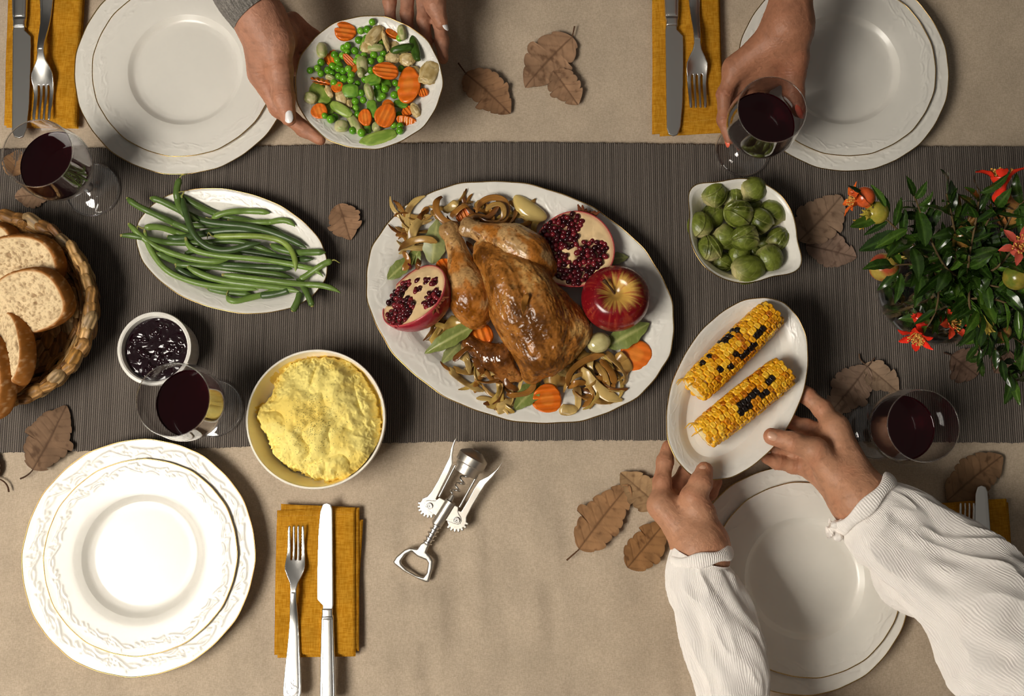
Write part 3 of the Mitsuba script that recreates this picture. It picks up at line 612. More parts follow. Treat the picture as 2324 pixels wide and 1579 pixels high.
# ---------------------------------------------------------------- winged corkscrew
def corkscrew():
    t = thing('corkscrew', 'silver winged corkscrew with bottle opener handle lying on the linen', 'corkscrew')
    px = lambda pts: [(870 + x / 4.3867, 980 + y / 4.3867) for x, y in pts]
    E0, E1 = P(*px([(430, 1130)])[0], 0.006), P(*px([(890, 275)])[0], 0.0215)
    ax = E1 - E0; axn = ax / np.linalg.norm(ax); side = np.cross(axn, [0, 0, 1]); side /= np.linalg.norm(side); upn = np.cross(side, axn)
    L2 = (ax[:2] @ ax[:2])
    zpl = lambda x, y: 0.006 + 0.0155 * ((x - E0[0]) * ax[0] + (y - E0[1]) * ax[1]) / L2
    def on(pt, dz=0.0):
        q = P(*px([pt])[0], 0.012); q = P(*px([pt])[0], float(zpl(q[0], q[1]))); q[2] = float(zpl(q[0], q[1])) + dz; return q
    poly = lambda pts: np.array([on(p)[:2] for p in pts])
    pl = [(412, 705), (425, 684), (445, 678), (520, 682), (560, 650), (750, 745), (748, 800), (778, 850), (783, 885), (768, 914), (735, 925), (620, 880), (520, 832), (430, 770)]
    part(t, 'frame_plate', shape_of(*taubin(*slab([poly(pl)], 0.0005, 0.0014, zpl), 3), 'brushed'))
    def bar(a, b, ra, rb=None, n=20, name='rod', cap=True):
        a, b = on(a), on(b); return tube(np.linspace(a, b, 8), np.linspace(ra, rb or ra, 8), n)
    part(t, 'barrel', shape_of(*bar((672, 690), (533, 915), 0.0072), 'brushed', smooth=40))
    part(t, 'rod', shape_of(*bar((718, 330), (556, 645), 0.0017), 'brushed', smooth=40))
    part(t, 'rod', shape_of(*bar((935, 430), (760, 748), 0.0017), 'brushed', smooth=40))
    def lathe(base, prof, n=72):
        v, f = revolve(prof, n); return v @ np.stack([side, upn, axn], 1).T + base, f
    cb = on((832, 375)); R = 0.0192
    part(t, 'collar', shape_of(*lathe(cb - axn * 0.005, [(0.0128, 0), (0.0150, 0), (0.0152, 0.006), (0.0165, 0.008), (0.0165, 0.0125), (0.0125, 0.0125), (0.0125, 0), (0.0128, 0)]), 'brushed', smooth=35))
    part(t, 'cap', shape_of(*lathe(cb + axn * 0.0075, [(0.012, 0), (R - 0.001, 0), (R, 0.001), (R, 0.0105), (R - 0.0012, 0.0122), (R - 0.004, 0.0142), (0.008, 0.0186), (0.0062, 0.0186), (0.0055, 0.016), (0.0055, 0.006), (0, 0.006)]), 'brushed', smooth=35))
    a, b = on((688, 625)), on((838, 405)); n = 150; s = np.linspace(0, 1, n); ph = s * 2 * PI * 3.2 + 1.0; amp = 0.0046 * sstep(0, 0.12, s)
    hel = a + (b - a) * s[:, None] + amp[:, None] * (np.cos(ph)[:, None] * side + np.sin(ph)[:, None] * upn)
    part(t, 'screw', shape_of(*tube(hel, 0.0013 * (1 - 0.5 * sstep(0.9, 1, s)), 10), 'steel'))
    part(t, 'chuck', shape_of(*bar((664, 680), (694, 625), 0.0042, 0.0026), 'brushed', smooth=40))
    a, b = on((548, 900)), on((432, 1105)); L = np.linalg.norm(b - a); prof = [(0, 0)]
    for k in range(5):
        z = L * (k + 0.15) / 5; w = L / 5; prof += [(0.0042, z), (0.0042, z + w * .35), (0.0064, z + w * .45), (0.0064, z + w * .68), (0.0042, z + w * .78)]
    prof += [(0.0042, L), (0, L)]
    v, f = revolve(prof, 32); part(t, 'rack', shape_of(v @ np.stack([side, -upn, -axn], 1).T + a, f, 'steel', smooth=30))
    outer = [(98, 1292), (130, 1240), (215, 1168), (262, 1150), (340, 1158), (372, 1110), (408, 1090), (462, 1122), (432, 1195), (470, 1235), (497, 1285), (492, 1360), (455, 1492), (425, 1496), (330, 1455), (200, 1385), (112, 1318)]
    inner = [(180, 1285), (225, 1222), (285, 1192), (340, 1240), (425, 1275), (446, 1305), (432, 1400), (400, 1440), (330, 1425), (240, 1372), (185, 1312)]
    v, f = taubin(*slab([poly(outer)], 0.0006, 0.0030, zpl, holes=[poly(inner)], rnd=0.0026), 6)
    part(t, 'opener_handle', shape_of(v, f, 'brushed'), 'loop-shaped bottle opener handle')
    def gear(c, a0, a1, k):
        r0, r1 = 97, 122; th = np.linspace(0, 2 * PI, 260, endpoint=False); r = np.full(260, r0 * 1.0)
        for i in range(k):
            ac = math.radians(a0 + (a1 - a0) * i / (k - 1)); d = np.abs((th - ac + PI) % (2 * PI) - PI); r = np.maximum(r, r0 + (r1 - r0) * sstep(0.16, 0.09, d))
        return [(c[0] + rr * math.cos(q), c[1] + rr * math.sin(q)) for q, rr in zip(th, r)]
    levers = [([(740, 42), (705, 90), (673, 170), (662, 245), (618, 335), (545, 482), (482, 590), (440, 640), (385, 662), (420, 760), (500, 770), (525, 670), (585, 545), (645, 425), (690, 320), (690, 230), (705, 140)], (462, 735), 195, 80, 7),
              ([(1200, 278), (1130, 372), (1045, 440), (958, 482), (905, 560), (842, 680), (775, 790), (748, 806), (760, 900), (800, 940), (828, 910), (830, 845), (890, 730), (960, 612), (1020, 520), (1095, 440), (1150, 365)], (732, 876), 20, 140, 7)]
    for pts, c, a0, a1, k in levers:
        def zl(x, y, pts=pts):
            tip = on(pts[0]); d = np.hypot(x - tip[0], y - tip[1]); return zpl(x, y) - 0.0005 + 0.006 * sstep(0.05, 0.0, d)
        g = gear(c, a0, a1, k)
        lv = part(t, 'lever', shape_of(*taubin(*slab([poly(pts), poly(g)], 0.00045, 0.0016, zl, rnd=0.0007), 2), 'brushed'))
        q = on(c, 0.0); v, f = revolve([(0, 0), (0.0040, 0), (0.0040, 0.0032), (0.0036, 0.0036), (0.0026, 0.0036), (0.0022, 0.0031), (0.0008, 0.0031), (0, 0.0036)], 32)
        part(lv, 'rivet', shape_of(v @ np.stack([side, np.cross(upn, side), upn], 1).T + q, f, 'steel', smooth=30))
corkscrew()

# ---------------------------------------------------------------- dry leaves
def dry_leaf(label, base, tip, w, teeth, depth, hue, stem=None, z=None, curl=1.0, seed=0, bend=0.0, blunt=0.75):
    zz = ZT if z is None else z
    r = np.random.default_rng(100 + seed)
    a, b = P(*base, zz), P(*tip, zz); Lm = np.linalg.norm(b - a); W = w * mpp(*base, zz) / 2
    n, m = 92, 23
    u = np.linspace(0, 1, n); s = np.linspace(-1, 1, m)
    prof = np.clip(np.sin(PI * np.clip(u, 0, 1) ** blunt), 0, 1) ** 0.72
    prof[u > 0.9] = np.maximum(prof[u > 0.9], 0)
    out = []
    for sgn in (0, 1):
        ph = (u ** 0.92) * teeth + 0.35 * sgn + 0.12 * np.sin(u * 9 + seed)
        fr = ph % 1.0; tooth = np.sqrt(np.clip(1 - np.abs(2 * fr - 0.85) ** 2.2, 0, 1))
        var = 0.85 + 0.3 * r.random(int(teeth) + 3)[np.floor(ph).astype(int)]
        out.append(prof * (1 - .65 * depth + .65 * depth * tooth) * var)
    wl, wr = out
    ww = np.where(s[None] < 0, wl[:, None], wr[:, None]) * W
    xl = u[:, None] * Lm + 0.10 * np.abs(s[None]) * W * 1.1 * prof[:, None]; yl = s[None] * ww
    yl = yl + bend * Lm * (u[:, None] * (1 - u[:, None])) * 1.2
    p = np.stack([xl, yl, 0 * xl], -1)
    nv = max(5, int(teeth)); q = (u[:, None] * nv - np.abs(s[None]) * 0.95 * (ww / W + 0.2)) % 1.0
    vein = np.exp(-(np.minimum(q, 1 - q) / 0.055) ** 2) * sstep(1.0, 0.75, np.abs(s[None])) * (u[:, None] < 0.97)
    mid = np.exp(-(yl * 0 + (s[None] * ww) / 0.0009) ** 2)
    zz_ = 0.0012 + curl * (0.0030 * (s[None] ** 2) * prof[:, None] + 0.005 * (fb(p + seed, 30, 3, seed) - 0.42)) - 0.0004 * vein - 0.0006 * mid + 0.0006 * fb(p, 200, 2, seed)
    ci, si = (b - a)[:2] / Lm
    v = np.stack([a[0] + xl * ci - yl * si, a[1] + xl * si + yl * ci, zz + np.maximum(zz_, 0.0004)], -1)
    hue = lin(hue)
    c = hue * (0.66 + 0.68 * fb(p, 70, 4, seed + 3))[..., None]
    c = mixc(c, hue * [0.42, 0.36, 0.34], 0.75 * sstep(0.60, 0.8, fb(p, 120, 4, seed + 7)))
    c = mixc(c, hue * [0.40, 0.36, 0.33], np.maximum(0.40 * vein, 0.85 * mid))
    c = mixc(c, hue * 0.6, 0.4 * sstep(0.86, 1, np.abs(s[None]) + 0 * u[:, None]))
    bot = v.copy(); bot[..., 2] -= 0.0003; gf = grid_faces(n, m)
    V, F = join([(v.reshape(-1, 3), gf), (bot.reshape(-1, 3), gf[:, ::-1])])
    t = thing('dry_leaf', label, 'leaf', 'dry autumn leaves on the table')
    part(t, 'blade', shape_of(V, F, 'matte', np.vstack([c.reshape(-1, 3)] * 2)))
    if stem:
        pts = np.array([P(*q, zz + 0.0015) for q in stem] + [list(a[:2]) + [zz + 0.0017]])
        k = spline(pts, 16); part(t, 'stem', shape_of(*tube(k, np.linspace(0.0011, 0.0008, 16), 7), 'matte', hue * [0.35, 0.30, 0.28]))
    return t
LV = [
 ('dry brown leaf on the cloth beside the vegetable plate, stem toward the plate', (1056, 166), (1158, 258), 88, 8, .16, '#8d6a4d', [(1040, 143)], ZT, 1.0, 0.05),
 ('largest dry oak leaf at the top centre, its stem pointing up', (1299, 84), (1192, 200), 106, 5, .30, '#97765b', [(1304, 60)], ZT, 1.0, -.08),
 ('small dry oak leaf tucked beside the large one at the top centre', (1256, 160), (1312, 238), 76, 5, .22, '#9a785c', None, ZT + .002, 1.0, 0),
 ('dry brown leaf on the runner between the beans and the chicken platter', (770, 464), (796, 545), 76, 6, .2, '#8c6c52', None, ZR, 1.0, 0),
 ('dry leaf lying under the upper left wine glass, seen below its bowl', (118, 438), (34, 447), 62, 6, .2, '#8a6f58', [(150, 452)], ZR, .5, 0),
 ('dry leaf seen through the upper left wine glass', (28, 402), (44, 340), 56, 5, .2, '#a07a56', None, ZT, .5, 0),
 ('large dry brown leaf left of the lower left plates, across the runner edge', (76, 1066), (152, 920), 108, 9, .10, '#735a45', [(46, 1086), (62, 1078)], ZR, .8, -.03),
 ('dry leaf at the left picture edge with its dark curled stem', (-4, 1086), (-60, 1010), 60, 6, .2, '#80614a', [(20, 1116), (14, 1098)], ZT, .8, 0),
 ('large dry serrated leaf left of the white sleeved wrist, stem to the lower left', (1314, 1246), (1428, 1100), 104, 8, .2, '#97714e', [(1286, 1271)], ZT, 1.0, .04),
 ('pale dry leaf peeping out left of the hand with the corn dish', (1496, 1150), (1408, 1072), 78, 6, .2, '#a3835f', None, ZT, 1.0, 0),
 ('dry mottled leaf touching the left white sleeve', (1424, 1288), (1512, 1182), 86, 6, .2, '#8a643f', None, ZT, 1.0, 0),
 ('dry grey-brown leaf pair between corn dish and wine glass, the larger one', (1968, 832), (1880, 940), 88, 8, .18, '#8a7260', [(1985, 812)], ZR, .9, .03),
 ('small dry leaf next to the larger one above the right wine glass', (1962, 826), (2038, 890), 66, 5, .2, '#927a64', [(1950, 803), (1953, 816)], ZR, .9, 0),
 ('large dry leaf right of the brussels sprout bowl', (1812, 548), (1908, 446), 108, 6, .18, '#8b725d', None, ZR, 1.0, -.06),
 ('lower dry leaf right of the brussels sprout bowl, flat and oval', (1828, 556), (1944, 584), 78, 8, .12, '#80695a', None, ZR - .0006, .6, 0),
 ('dry leaf at the lower right above the knife tip', (2148, 1136), (2274, 1034), 100, 8, .16, '#7c5f45', None, ZT, .9, .05),
 ('crumpled dark leaf on the runner below the vase', (2158, 806), (2218, 852), 88, 4, .3, '#6b5446', [(2142, 800)], ZR, 1.6, 0),
 ('bit of dark dry leaf behind the hanging sprig below the vase', (2290, 796), (2256, 846), 60, 4, .25, '#6b5446', None, ZR, 1.2, 0)]
for i, a in enumerate(LV): dry_leaf(*a[:7], stem=a[7], z=a[8] + 0.0004, curl=a[9], bend=a[10], seed=i)
# ---------------------------------------------------------------- people: hands first
def hand(bones, fingers, tone, h=0.0024, seed=0, kpalm=0.014, red=(0.62, 0.30, 0.22)):
    """bones: capsules (p, q, rp, rq) of palm and wrist; fingers: chains of (point, radius). Returns one mesh with colours."""
    allp = np.array([b[i] for b in bones for i in (0, 1)] + [j[0] for c in fingers for j in c]); rm = 0.034
    F = Field(allp.min(0) - rm, allp.max(0) + rm, h)
    for a, b, ra, rb in bones: F.cap(a, b, ra, rb, kpalm, 0.022)
    base = F.D.copy(); out = F.D.copy()
    for c in fingers:
        G = F.copy(); G.D = base.copy()
        for (a, ra), (b, rb) in zip(c[:-1], c[1:]): G.cap(a, b, ra, rb, 0.0055, 0.014)
        for (a, ra) in c[1:-1]: G.ell(a, [ra * 0.99] * 3, None, 0.004)
        out = np.minimum(out, G.D)
    from scipy.ndimage import gaussian_filter
    F.D = gaussian_filter(out, 0.45)
    v, f = taubin(*F.mesh(), 5); v, f = subdiv(v, f); v, f = taubin(v, f, 2)
    n = normals(v, f); d = np.zeros(len(v)); rd = np.zeros(len(v))
    for c in fingers:
        for i, (p, r) in enumerate(c):
            p = np.asarray(p)
            if i in (1, 2) and i < len(c) - 1:
                t = np.asarray(c[i + 1][0]) - p; t /= np.linalg.norm(t); w = v - p; near = np.linalg.norm(w, axis=1) < r * 1.7
                ax = w[near] @ t; wob = 0.0012 * (nz(v[near], 160, seed) - 0.5)
                d[near] -= 0.00042 * np.abs(np.sin((ax + wob) / 0.0019 * PI / 2)) ** 0.5 * np.exp(-(ax / 0.0046) ** 2) - 0.0003 * np.exp(-(ax / 0.0046) ** 2)
                rd[near] = np.maximum(rd[near], 0.30 * np.exp(-(ax / 0.007) ** 2))
            if i == len(c) - 1:
                rd = np.maximum(rd, 0.6 * np.exp(-(np.linalg.norm(v - p, axis=1) / (r * 1.6)) ** 2))
    ax = np.asarray(bones[0][1]) - np.asarray(bones[0][0]); ax /= np.linalg.norm(ax); e = frame(ax, [0, 0, 1.0])
    q = v @ e; wr = fb(q * [1.0, 0.35, 0.35], 330, 3, seed) - 0.5; wr2 = fb(q * [0.25, 1, 1], 120, 3, seed + 4) - 0.5
    wr3 = fb(q * [.5, 1, 1], 800, 2, seed + 6) - .5
    d += 0.0006 * wr + 0.0011 * wr2 + .00028 * wr3
    v = v + n * d[:, None]
    tone = lin(tone); c = tone * (0.86 + 0.28 * fb(v, 60, 4, seed + 9))[:, None]
    c = mixc(c, tone * [1.0, 0.72, 0.66], rd + 0.35 * sstep(.5, .75, fb(v, 28, 3, seed + 2)))
    c = c * (1 + 0.5 * np.minimum(wr2, 0) + 0.45 * np.minimum(wr, 0) + .3 * np.minimum(wr3, 0))[:, None]
    return v, f, c
def nail(key, p, along, normal, L, W, mat, label=None):
    v, f = ico(3); R = frame(along, normal)
    q = v * [L / 2, W / 2, 0.0011]; sgn = np.sign(v[:, 0]); q[:, 0] = L / 2 * np.sign(v[:, 0]) * np.abs(v[:, 0]) ** 0.8
    q[:, 2] -= 0.0022 * (q[:, 1] / (W / 2)) ** 2 + 0.0008 * (q[:, 0] / (L / 2)) ** 2
    part(key, 'nail', shape_of(q @ R.T + p, f, mat), label)
def chain(*pts): return [(P(a, b, z), r) for a, b, z, r in pts]
def seg(a, b): return (P(*a[:3]), P(*b[:3]), a[3], b[3])
# person at the upper left: two hands round the vegetable plate
WA = (590, 44, .117, .0265); A2 = (594, 168, .086, .0165); ACMC = (622, 98, .110, .022)
handA = hand([seg(WA, A2), seg(WA, ACMC), seg(WA, (640, 92, .078, .020)), seg(ACMC, (606, 150, .094, .017)), seg(WA, (562, -10, .127, .0255)), seg((640, 92, .078, .018), (662, 60, .066, .015))],
  [chain(ACMC, (634, 158, .104, .0160), (643, 220, .100, .0132), (655, 268, .096, .0098)),
   chain(A2, (632, 244, .072, .0115), (690, 293, .064, .0095), (726, 317, .064, .0075)),
   chain((636, 118, .074, .015), (690, 165, .044, .0105), (740, 205, .043, .009), (775, 225, .044, .008)),
   chain((655, 82, .068, .014), (708, 120, .046, .010), (758, 150, .043, .009), (795, 165, .044, .008)),
   chain((664, 48, .064, .012), (712, 85, .048, .009), (748, 105, .045, .008), (778, 115, .045, .007))], '#ad7d61', seed=1)
WB = (955, -150, .085, .027)
handB = hand([seg(WB, (892, -55, .062, .0115)), seg(WB, (927, -50, .059, .012)), seg(WB, (960, -48, .059, .012)), seg(WB, (993, -48, .062, .0125)), seg(WB, (968, -75, .084, .020)), seg(WB, (980, -330, .13, .032)), seg((892, -60, .062, .012), (992, -52, .060, .013))],
  [chain((890, -45, .062, .0100), (884, 5, .056, .0079), (886, 55, .047, .0074), (890, 95, .045, .0066)),
   chain((926, -45, .059, .0105), (923, 30, .053, .0081), (927, 80, .046, .0078), (928, 125, .044, .0070)),
   chain((960, -45, .059, .0105), (961, 45, .055, .0082), (968, 95, .050, .0078), (966, 135, .046, .0070)),
   chain((994, -40, .062, .0110), (998, 50, .058, .0088), (1003, 95, .058, .0084), (1006, 134, .060, .0068)),
   chain((968, -75, .084, .018), (972, -25, .086, .0150), (988, 12, .086, .0122), (1001, 52, .082, .0092))], '#a87863', seed=2, kpalm=.009)
# person at the upper right: hand round the wine glass
WC = (1788, 62, .118, .0245); CT = (1800, 128, .102, .0185)
handC = hand([seg(WC, (1670, 156, .086, .0145)), seg(WC, (1715, 165, .074, .0165)), seg(WC, CT), seg(WC, (1740, 150, .082, .018)), seg(WC, (1800, -60, .135, .0270)), seg((1670, 156, .082, .014), (1740, 172, .064, .015)), seg((1740, 172, .070, .015), (1798, 150, .090, .014))],
  [chain((1668, 158, .086, .0125), (1644, 214, .078, .0090), (1642, 272, .070, .0080), (1655, 317, .064, .0066)),
   chain((1690, 166, .074, .0120), (1664, 230, .056, .0090), (1662, 288, .044, .0082), (1680, 322, .042, .0070)),
   chain((1716, 172, .064, .0115), (1688, 235, .040, .0088), (1682, 285, .030, .0080), (1702, 312, .030, .0068)),
   chain((1742, 174, .058, .0110), (1722, 228, .036, .0082), (1716, 270, .026, .0074), (1722, 298, .024, .0062)),
   chain(CT, (1800, 166, .092, .0150), (1801, 210, .084, .0124), (1814, 250, .080, .0094))], '#9c6a50', seed=3)
# person at the lower right: two hands round the corn dish
WD = (1590, 1240, .086, .0275); DT = (1588, 1165, .090, .0180)
handD = hand([seg(WD, (1500, 1146, .080, .0150)), seg(WD, (1532, 1150, .066, .0165)), seg(WD, DT), seg(WD, (1560, 1160, .052, .0170)), seg(WD, (1602, 1330, .086, .027)), seg((1502, 1146, .078, .013), (1560, 1158, .060, .014))],
  [chain(DT, (1574, 1130, .094, .0150), (1590, 1097, .093, .0126), (1599, 1067, .085, .0104)),
   chain((1500, 1146, .080, .0130), (1503, 1094, .072, .0104), (1509, 1048, .064, .0094), (1517, 1012, .056, .0078)),
   chain((1524, 1146, .066, .0130), (1534, 1104, .052, .0100), (1558, 1068, .045, .0090), (1582, 1040, .046, .0078)),
   chain((1546, 1152, .052, .0125), (1566, 1124, .040, .0096), (1598, 1094, .040, .0088), (1622, 1062, .044, .0076)),
   chain((1560, 1160, .044, .0120), (1586, 1142, .034, .0086), (1612, 1118, .036, .0080), (1628, 1094, .040, .0068))], '#b38264', seed=4)
WE = (1952, 1132, .092, .0290); ET = (1888, 1072, .088, .0190)
handE = hand([seg(WE, (1896, 970, .076, .0150)), seg(WE, (1884, 1008, .062, .0165)), seg(WE, ET), seg(WE, (1850, 1062, .052, .0160)), seg(WE, (2045, 1222, .102, .027)), seg((1896, 972, .074, .013), (1852, 1060, .050, .013))],
  [chain(ET, (1850, 1022, .094, .0150), (1800, 1003, .094, .0118), (1752, 990, .086, .0104)),
   chain((1896, 970, .076, .0130), (1866, 928, .064, .0108), (1832, 898, .057, .0098), (1800, 872, .053, .0080)),
   chain((1890, 992, .064, .0130), (1832, 970, .050, .0098), (1790, 955, .046, .0088), (1758, 940, .047, .0078)),
   chain((1872, 1030, .054, .0125), (1806, 1024, .042, .0092), (1765, 1014, .042, .0086), (1735, 1002, .044, .0076)),
   chain((1852, 1062, .048, .0125), (1800, 1056, .042, .0094), (1764, 1048, .044, .0084), (1738, 1040, .048, .0070))], '#b38264', seed=5)
def coarse(parts, h=0.010, k=0.04):
    """Arms, trunk and head outside the picture: joints (x, y, z, r) in metres."""
    q = np.array([p[:3] for c in parts for p in c]); F = Field(q.min(0) - 0.2, q.max(0) + 0.2, h, 0.2)
    for c in parts:
        for a, b in zip(c[:-1], c[1:]): F.cap(a[:3], b[:3], a[3], b[3], k, 0.06)
    return taubin(*F.mesh(), 6)
def pw(a): p = P(*a[:3]); return (*p, a[3])
def trunk(x, y, s, zsh=0.42):
    """Shoulder, hip, neck and head joints of a seated person at (x, y), facing s along y."""
    return [[(x - .17, y, zsh, .055), (x + .17, y, zsh, .055)], [(x, y, zsh - .04, .12), (x, y, zsh - .28, .115), (x, y, -.25, .14)], [(x - .08, y, zsh - .10, .09), (x - .07, y, -.2, .10)], [(x + .08, y, zsh - .10, .09), (x + .07, y, -.2, .10)]], \
           [[(x, y, zsh + .02, .055), (x, y - s * .02, zsh + .13, .05)], [(x, y - s * .03, zsh + .22, .088), (x, y - s * .045, zsh + .17, .075)], [(x, y - s * .115, zsh + .19, .012), (x, y - s * .125, zsh + .17, .014)]]
def person(label, hands, arms, x, y, s, tone, garment, gcol, gl):
    t = thing('person', label, 'person')
    tr, hd = trunk(x, y, s)
    V, Fc, Cc = [], [], []; o = 0
    cv, cf = coarse([[pw(p) if len(p) == 4 and p[0] > 5 else p for p in a] for a in arms] + hd + [[(x, y, .42, .06), (x, y, .2, .08)]], 0.013, 0.02)
    for v, f, c in hands + [(cv, cf, np.broadcast_to(lin(tone), (len(cv), 3)))]:
        V.append(v); Fc.append(f + o); Cc.append(c); o += len(v)
    part(t, 'body', shape_of(np.vstack(V), np.vstack(Fc), 'skin', np.vstack(Cc)))
    gv, gf = coarse(tr, 0.016, 0.06); part(t, garment, shape_of(gv, gf, 'matte', lin(gcol)), gl)
    hv, hf = ico(4); hv = hv * [.102, .112, .105]; hv = hv * (1 + 0.06 * (fb(hv, 30, 3, 3) - .5))[:, None]; hv[:, 2] = np.where(hv[:, 1] * s < -0.02, np.maximum(hv[:, 2], 0.03 + 0 * hv[:, 2]), hv[:, 2])
    part(t, 'hair', shape_of(hv + [x, y + s * .012, .42 + .235], hf, 'matte', lin('#3a271a')))
    return t
sh = lambda x, y, sx: (x + sx * .17, y, .40, .05)
p1 = person('person in grey knit sleeves with white nails holding the vegetable plate', [handA, handB], [[(562, -10, .127, .0250), (500, -140, .165, .027), (480, -230, .20, .030), sh(-.25, 1.22, -1)], [(980, -330, .13, .032), (1010, -560, .17, .038), sh(-.25, 1.22, 1)]], -.25, 1.22, 1, '#ad7d61', 'sweater', '#6b6762', 'grey knit sweater')
p2 = person('person with coral nails and a bare forearm holding a wine glass by its bowl', [handC], [[(1800, -60, .135, .027), (1850, -330, .20, .036), sh(.55, 1.24, 1)]], .55, 1.24, 1, '#9c6a50', 'shirt', '#4a3b34', 'dark short sleeved shirt')
p3 = person('person in white crinkled sleeves setting down the dish of corn', [handD, handE], [[(1602, 1330, .086, .027), (1632, 1430, .090, .027), (1690, 1720, .118, .030), sh(.50, -.82, -1)], [(2060, 1235, .102, .027), (2180, 1350, .112, .028), (2400, 1530, .165, .030), sh(.50, -.82, 1)]], .50, -.82, -1, '#b38264', 'blouse', '#e6e0d8', 'white crinkled blouse')
UP = np.array([0, 0, 1.0])
def along(a, b): return P(*b) - P(*a)
nail(p1, P(653, 262, .1055), along((643, 222, .1), (655, 275, .096)), [-.12, 0.05, 1], .0185, .0118, 'nail_white', 'white varnished nail')
nail(p1, P(1011, 54, .0850), along((995, 22, .086), (1014, 66, .082)), [.85, 0, .55], .0180, .0105, 'nail_white', 'white varnished nail')
nail(p2, P(1817, 252, .0885), along((1801, 212, .084), (1824, 268, .078)), [.5, -.1, 1], .0200, .0108, 'nail_coral', 'coral varnished nail')
nail(p2, P(1648, 322, .064), along((1642, 280, .07), (1652, 330, .062)), [-1, -.3, .35], .0150, .0090, 'nail_coral', 'coral varnished nail')
nail(p2, P(1674, 329, .044), along((1664, 296, .044), (1678, 338, .042)), [-.7, -.5, .6], .0150, .0090, 'nail_coral', 'coral varnished nail')
nail(p3, P(1598, 1066, .0955), along((1590, 1097, .093), (1600, 1058, .085)), [0, .25, 1], .0130, .0122, 'nail_bare', 'bare thumb nail')
nail(p3, P(1754, 988, .0965), along((1800, 1003, .094), (1742, 986, .086)), [-.2, .25, 1], .0130, .0115, 'nail_bare', 'bare thumb nail')

# ---- sleeves
def sleeve(c, r, sy, na, ns, ribs, rib_amp, fold_amp, seed, fold_fn=None):
    """A loose sleeve: centre points c (px, py, z), half widths r in pixels."""
    cp = spline(np.array([P(*p) for p in c]), ns); px = np.array([[p[0], p[1], p[2]] for p in c], float)
    rr = spline(np.column_stack([np.array(r) * [mpp(*p) for p in c], np.array(sy), np.linspace(0, 1, len(c))]), ns)
    t, u, w = frames_along(cp); th = np.arange(na) * 2 * PI / na; s = np.linspace(0, 1, ns)
    L = np.r_[0, np.cumsum(np.linalg.norm(np.diff(cp, axis=0), axis=1))]
    S, TH = np.meshgrid(L, th, indexing='ij')
    q = np.stack([S * 1.0, np.cos(TH) * .07, np.sin(TH) * .07], -1)
    fold = (fb(q * [1, 1, 1], 17, 3, seed) - 0.5) * 1.5 + 0.9 * (0.5 - np.abs(fb(q * [0.7, 1.3, 1.3] + S[..., None] * [0, .5, .3], 20, 2, seed + 5) - 0.5) * 4)
    if fold_fn is not None: fold = fold + fold_fn(S, TH)
    wav = 2.2 * fb(q, 30, 3, seed + 2) + 1.0 * fb(q, 110, 2, seed + 3)
    rib = np.sin(TH * ribs + wav * 7)
    brk = 2.6 * np.clip(fb(q * [0.5, 1, 1], 75, 3, seed + 4) - .26, 0, 1)
    d = fold_amp * fold * sstep(0, 0.03, S) + rib_amp * rib * brk
    R = rr[:, 0][:, None] + d
    v = cp[:, None] + R[..., None] * (np.cos(TH)[..., None] * w[:, None] + (rr[:, 1][:, None] * np.sin(TH))[..., None] * u[:, None])
    g = grid_faces(ns, na, wrap_m=True)[:, ::-1]
    return v.reshape(-1, 3), g, rib.reshape(-1)
WHITE = lin('#e9e3dc')
cD = [(1591, 1258, .090), (1587, 1300, .088), (1606, 1360, .092), (1632, 1430, .098), (1656, 1540, .108), (1690, 1700, .125), (1740, 1900, .15)]
v, f, rb = sleeve(cD, [67, 83, 84, 80, 90, 100, 112], [.98, .72, .72, .75, .78, .8, .8], 600, 170, 120, .00050, .0066, 11, lambda S, A: 1.1 * np.sin(A * 2 + S * 26) * np.exp(-(S - .16) ** 2 / .004))
part(p3, 'sleeve', shape_of(v, f, 'matte', WHITE * (0.95 + 0.05 * rb)[:, None]), 'white crinkled sleeve')
cE = [(1958, 1140, .094), (1992, 1172, .098), (2042, 1222, .104), (2100, 1282, .112), (2180, 1350, .125), (2280, 1430, .145), (2400, 1530, .18), (2520, 1640, .21)]
v, f, rb = sleeve(cE, [80, 110, 126, 138, 148, 152, 150, 140], [.84, .66, .62, .62, .64, .66, .7, .75], 740, 200, 150, .00050, .0100, 12, lambda S, A: 1.3 * np.sin(A * 1.0 + S * 34 + .6) * np.exp(-((S - .19) / .10) ** 2) + 1.0 * np.sin(A * 3 - S * 20) * np.exp(-((S - .07) / .05) ** 2))
part(p3, 'sleeve', shape_of(v, f, 'matte', WHITE * (0.95 + 0.05 * rb)[:, None]), 'white crinkled sleeve')
def cuff(c0, c1, r, sy, wid, n=420, ruff=90, amp=.0009, twist=0.0):
    a, b = P(*c0), P(*c1); ax = (b - a) / np.linalg.norm(b - a); sd = np.cross(ax, UP); sd /= np.linalg.norm(sd); up = np.cross(sd, ax); R0 = r * mpp(*c0)
    th = np.arange(n) * 2 * PI / n; ph = np.linspace(0, 2 * PI, 15)[:-1]
    TH, PH = np.meshgrid(th, ph, indexing='ij')
    rib = np.abs(np.sin(TH * ruff / 2 + 0.8 * np.sin(PH)))
    hw = wid / 2 * (1 + .2 * np.sin(TH * 5 + 1)); rad = R0 + (.0030 + amp * 1.2 * rib) * np.cos(PH); off = hw * np.sin(PH)
    v = a + rad[..., None] * (np.cos(TH)[..., None] * sd + sy * np.sin(TH)[..., None] * up) + off[..., None] * ax
    return v.reshape(-1, 3), grid_faces(n, 14, wrap_m=True, wrap_n=True)[:, ::-1]
part(p3, 'cuff', shape_of(*cuff((1591, 1263, .090), (1597, 1291, .090), 66, 1.0, .015), 'matte', WHITE), 'gathered white cuff')
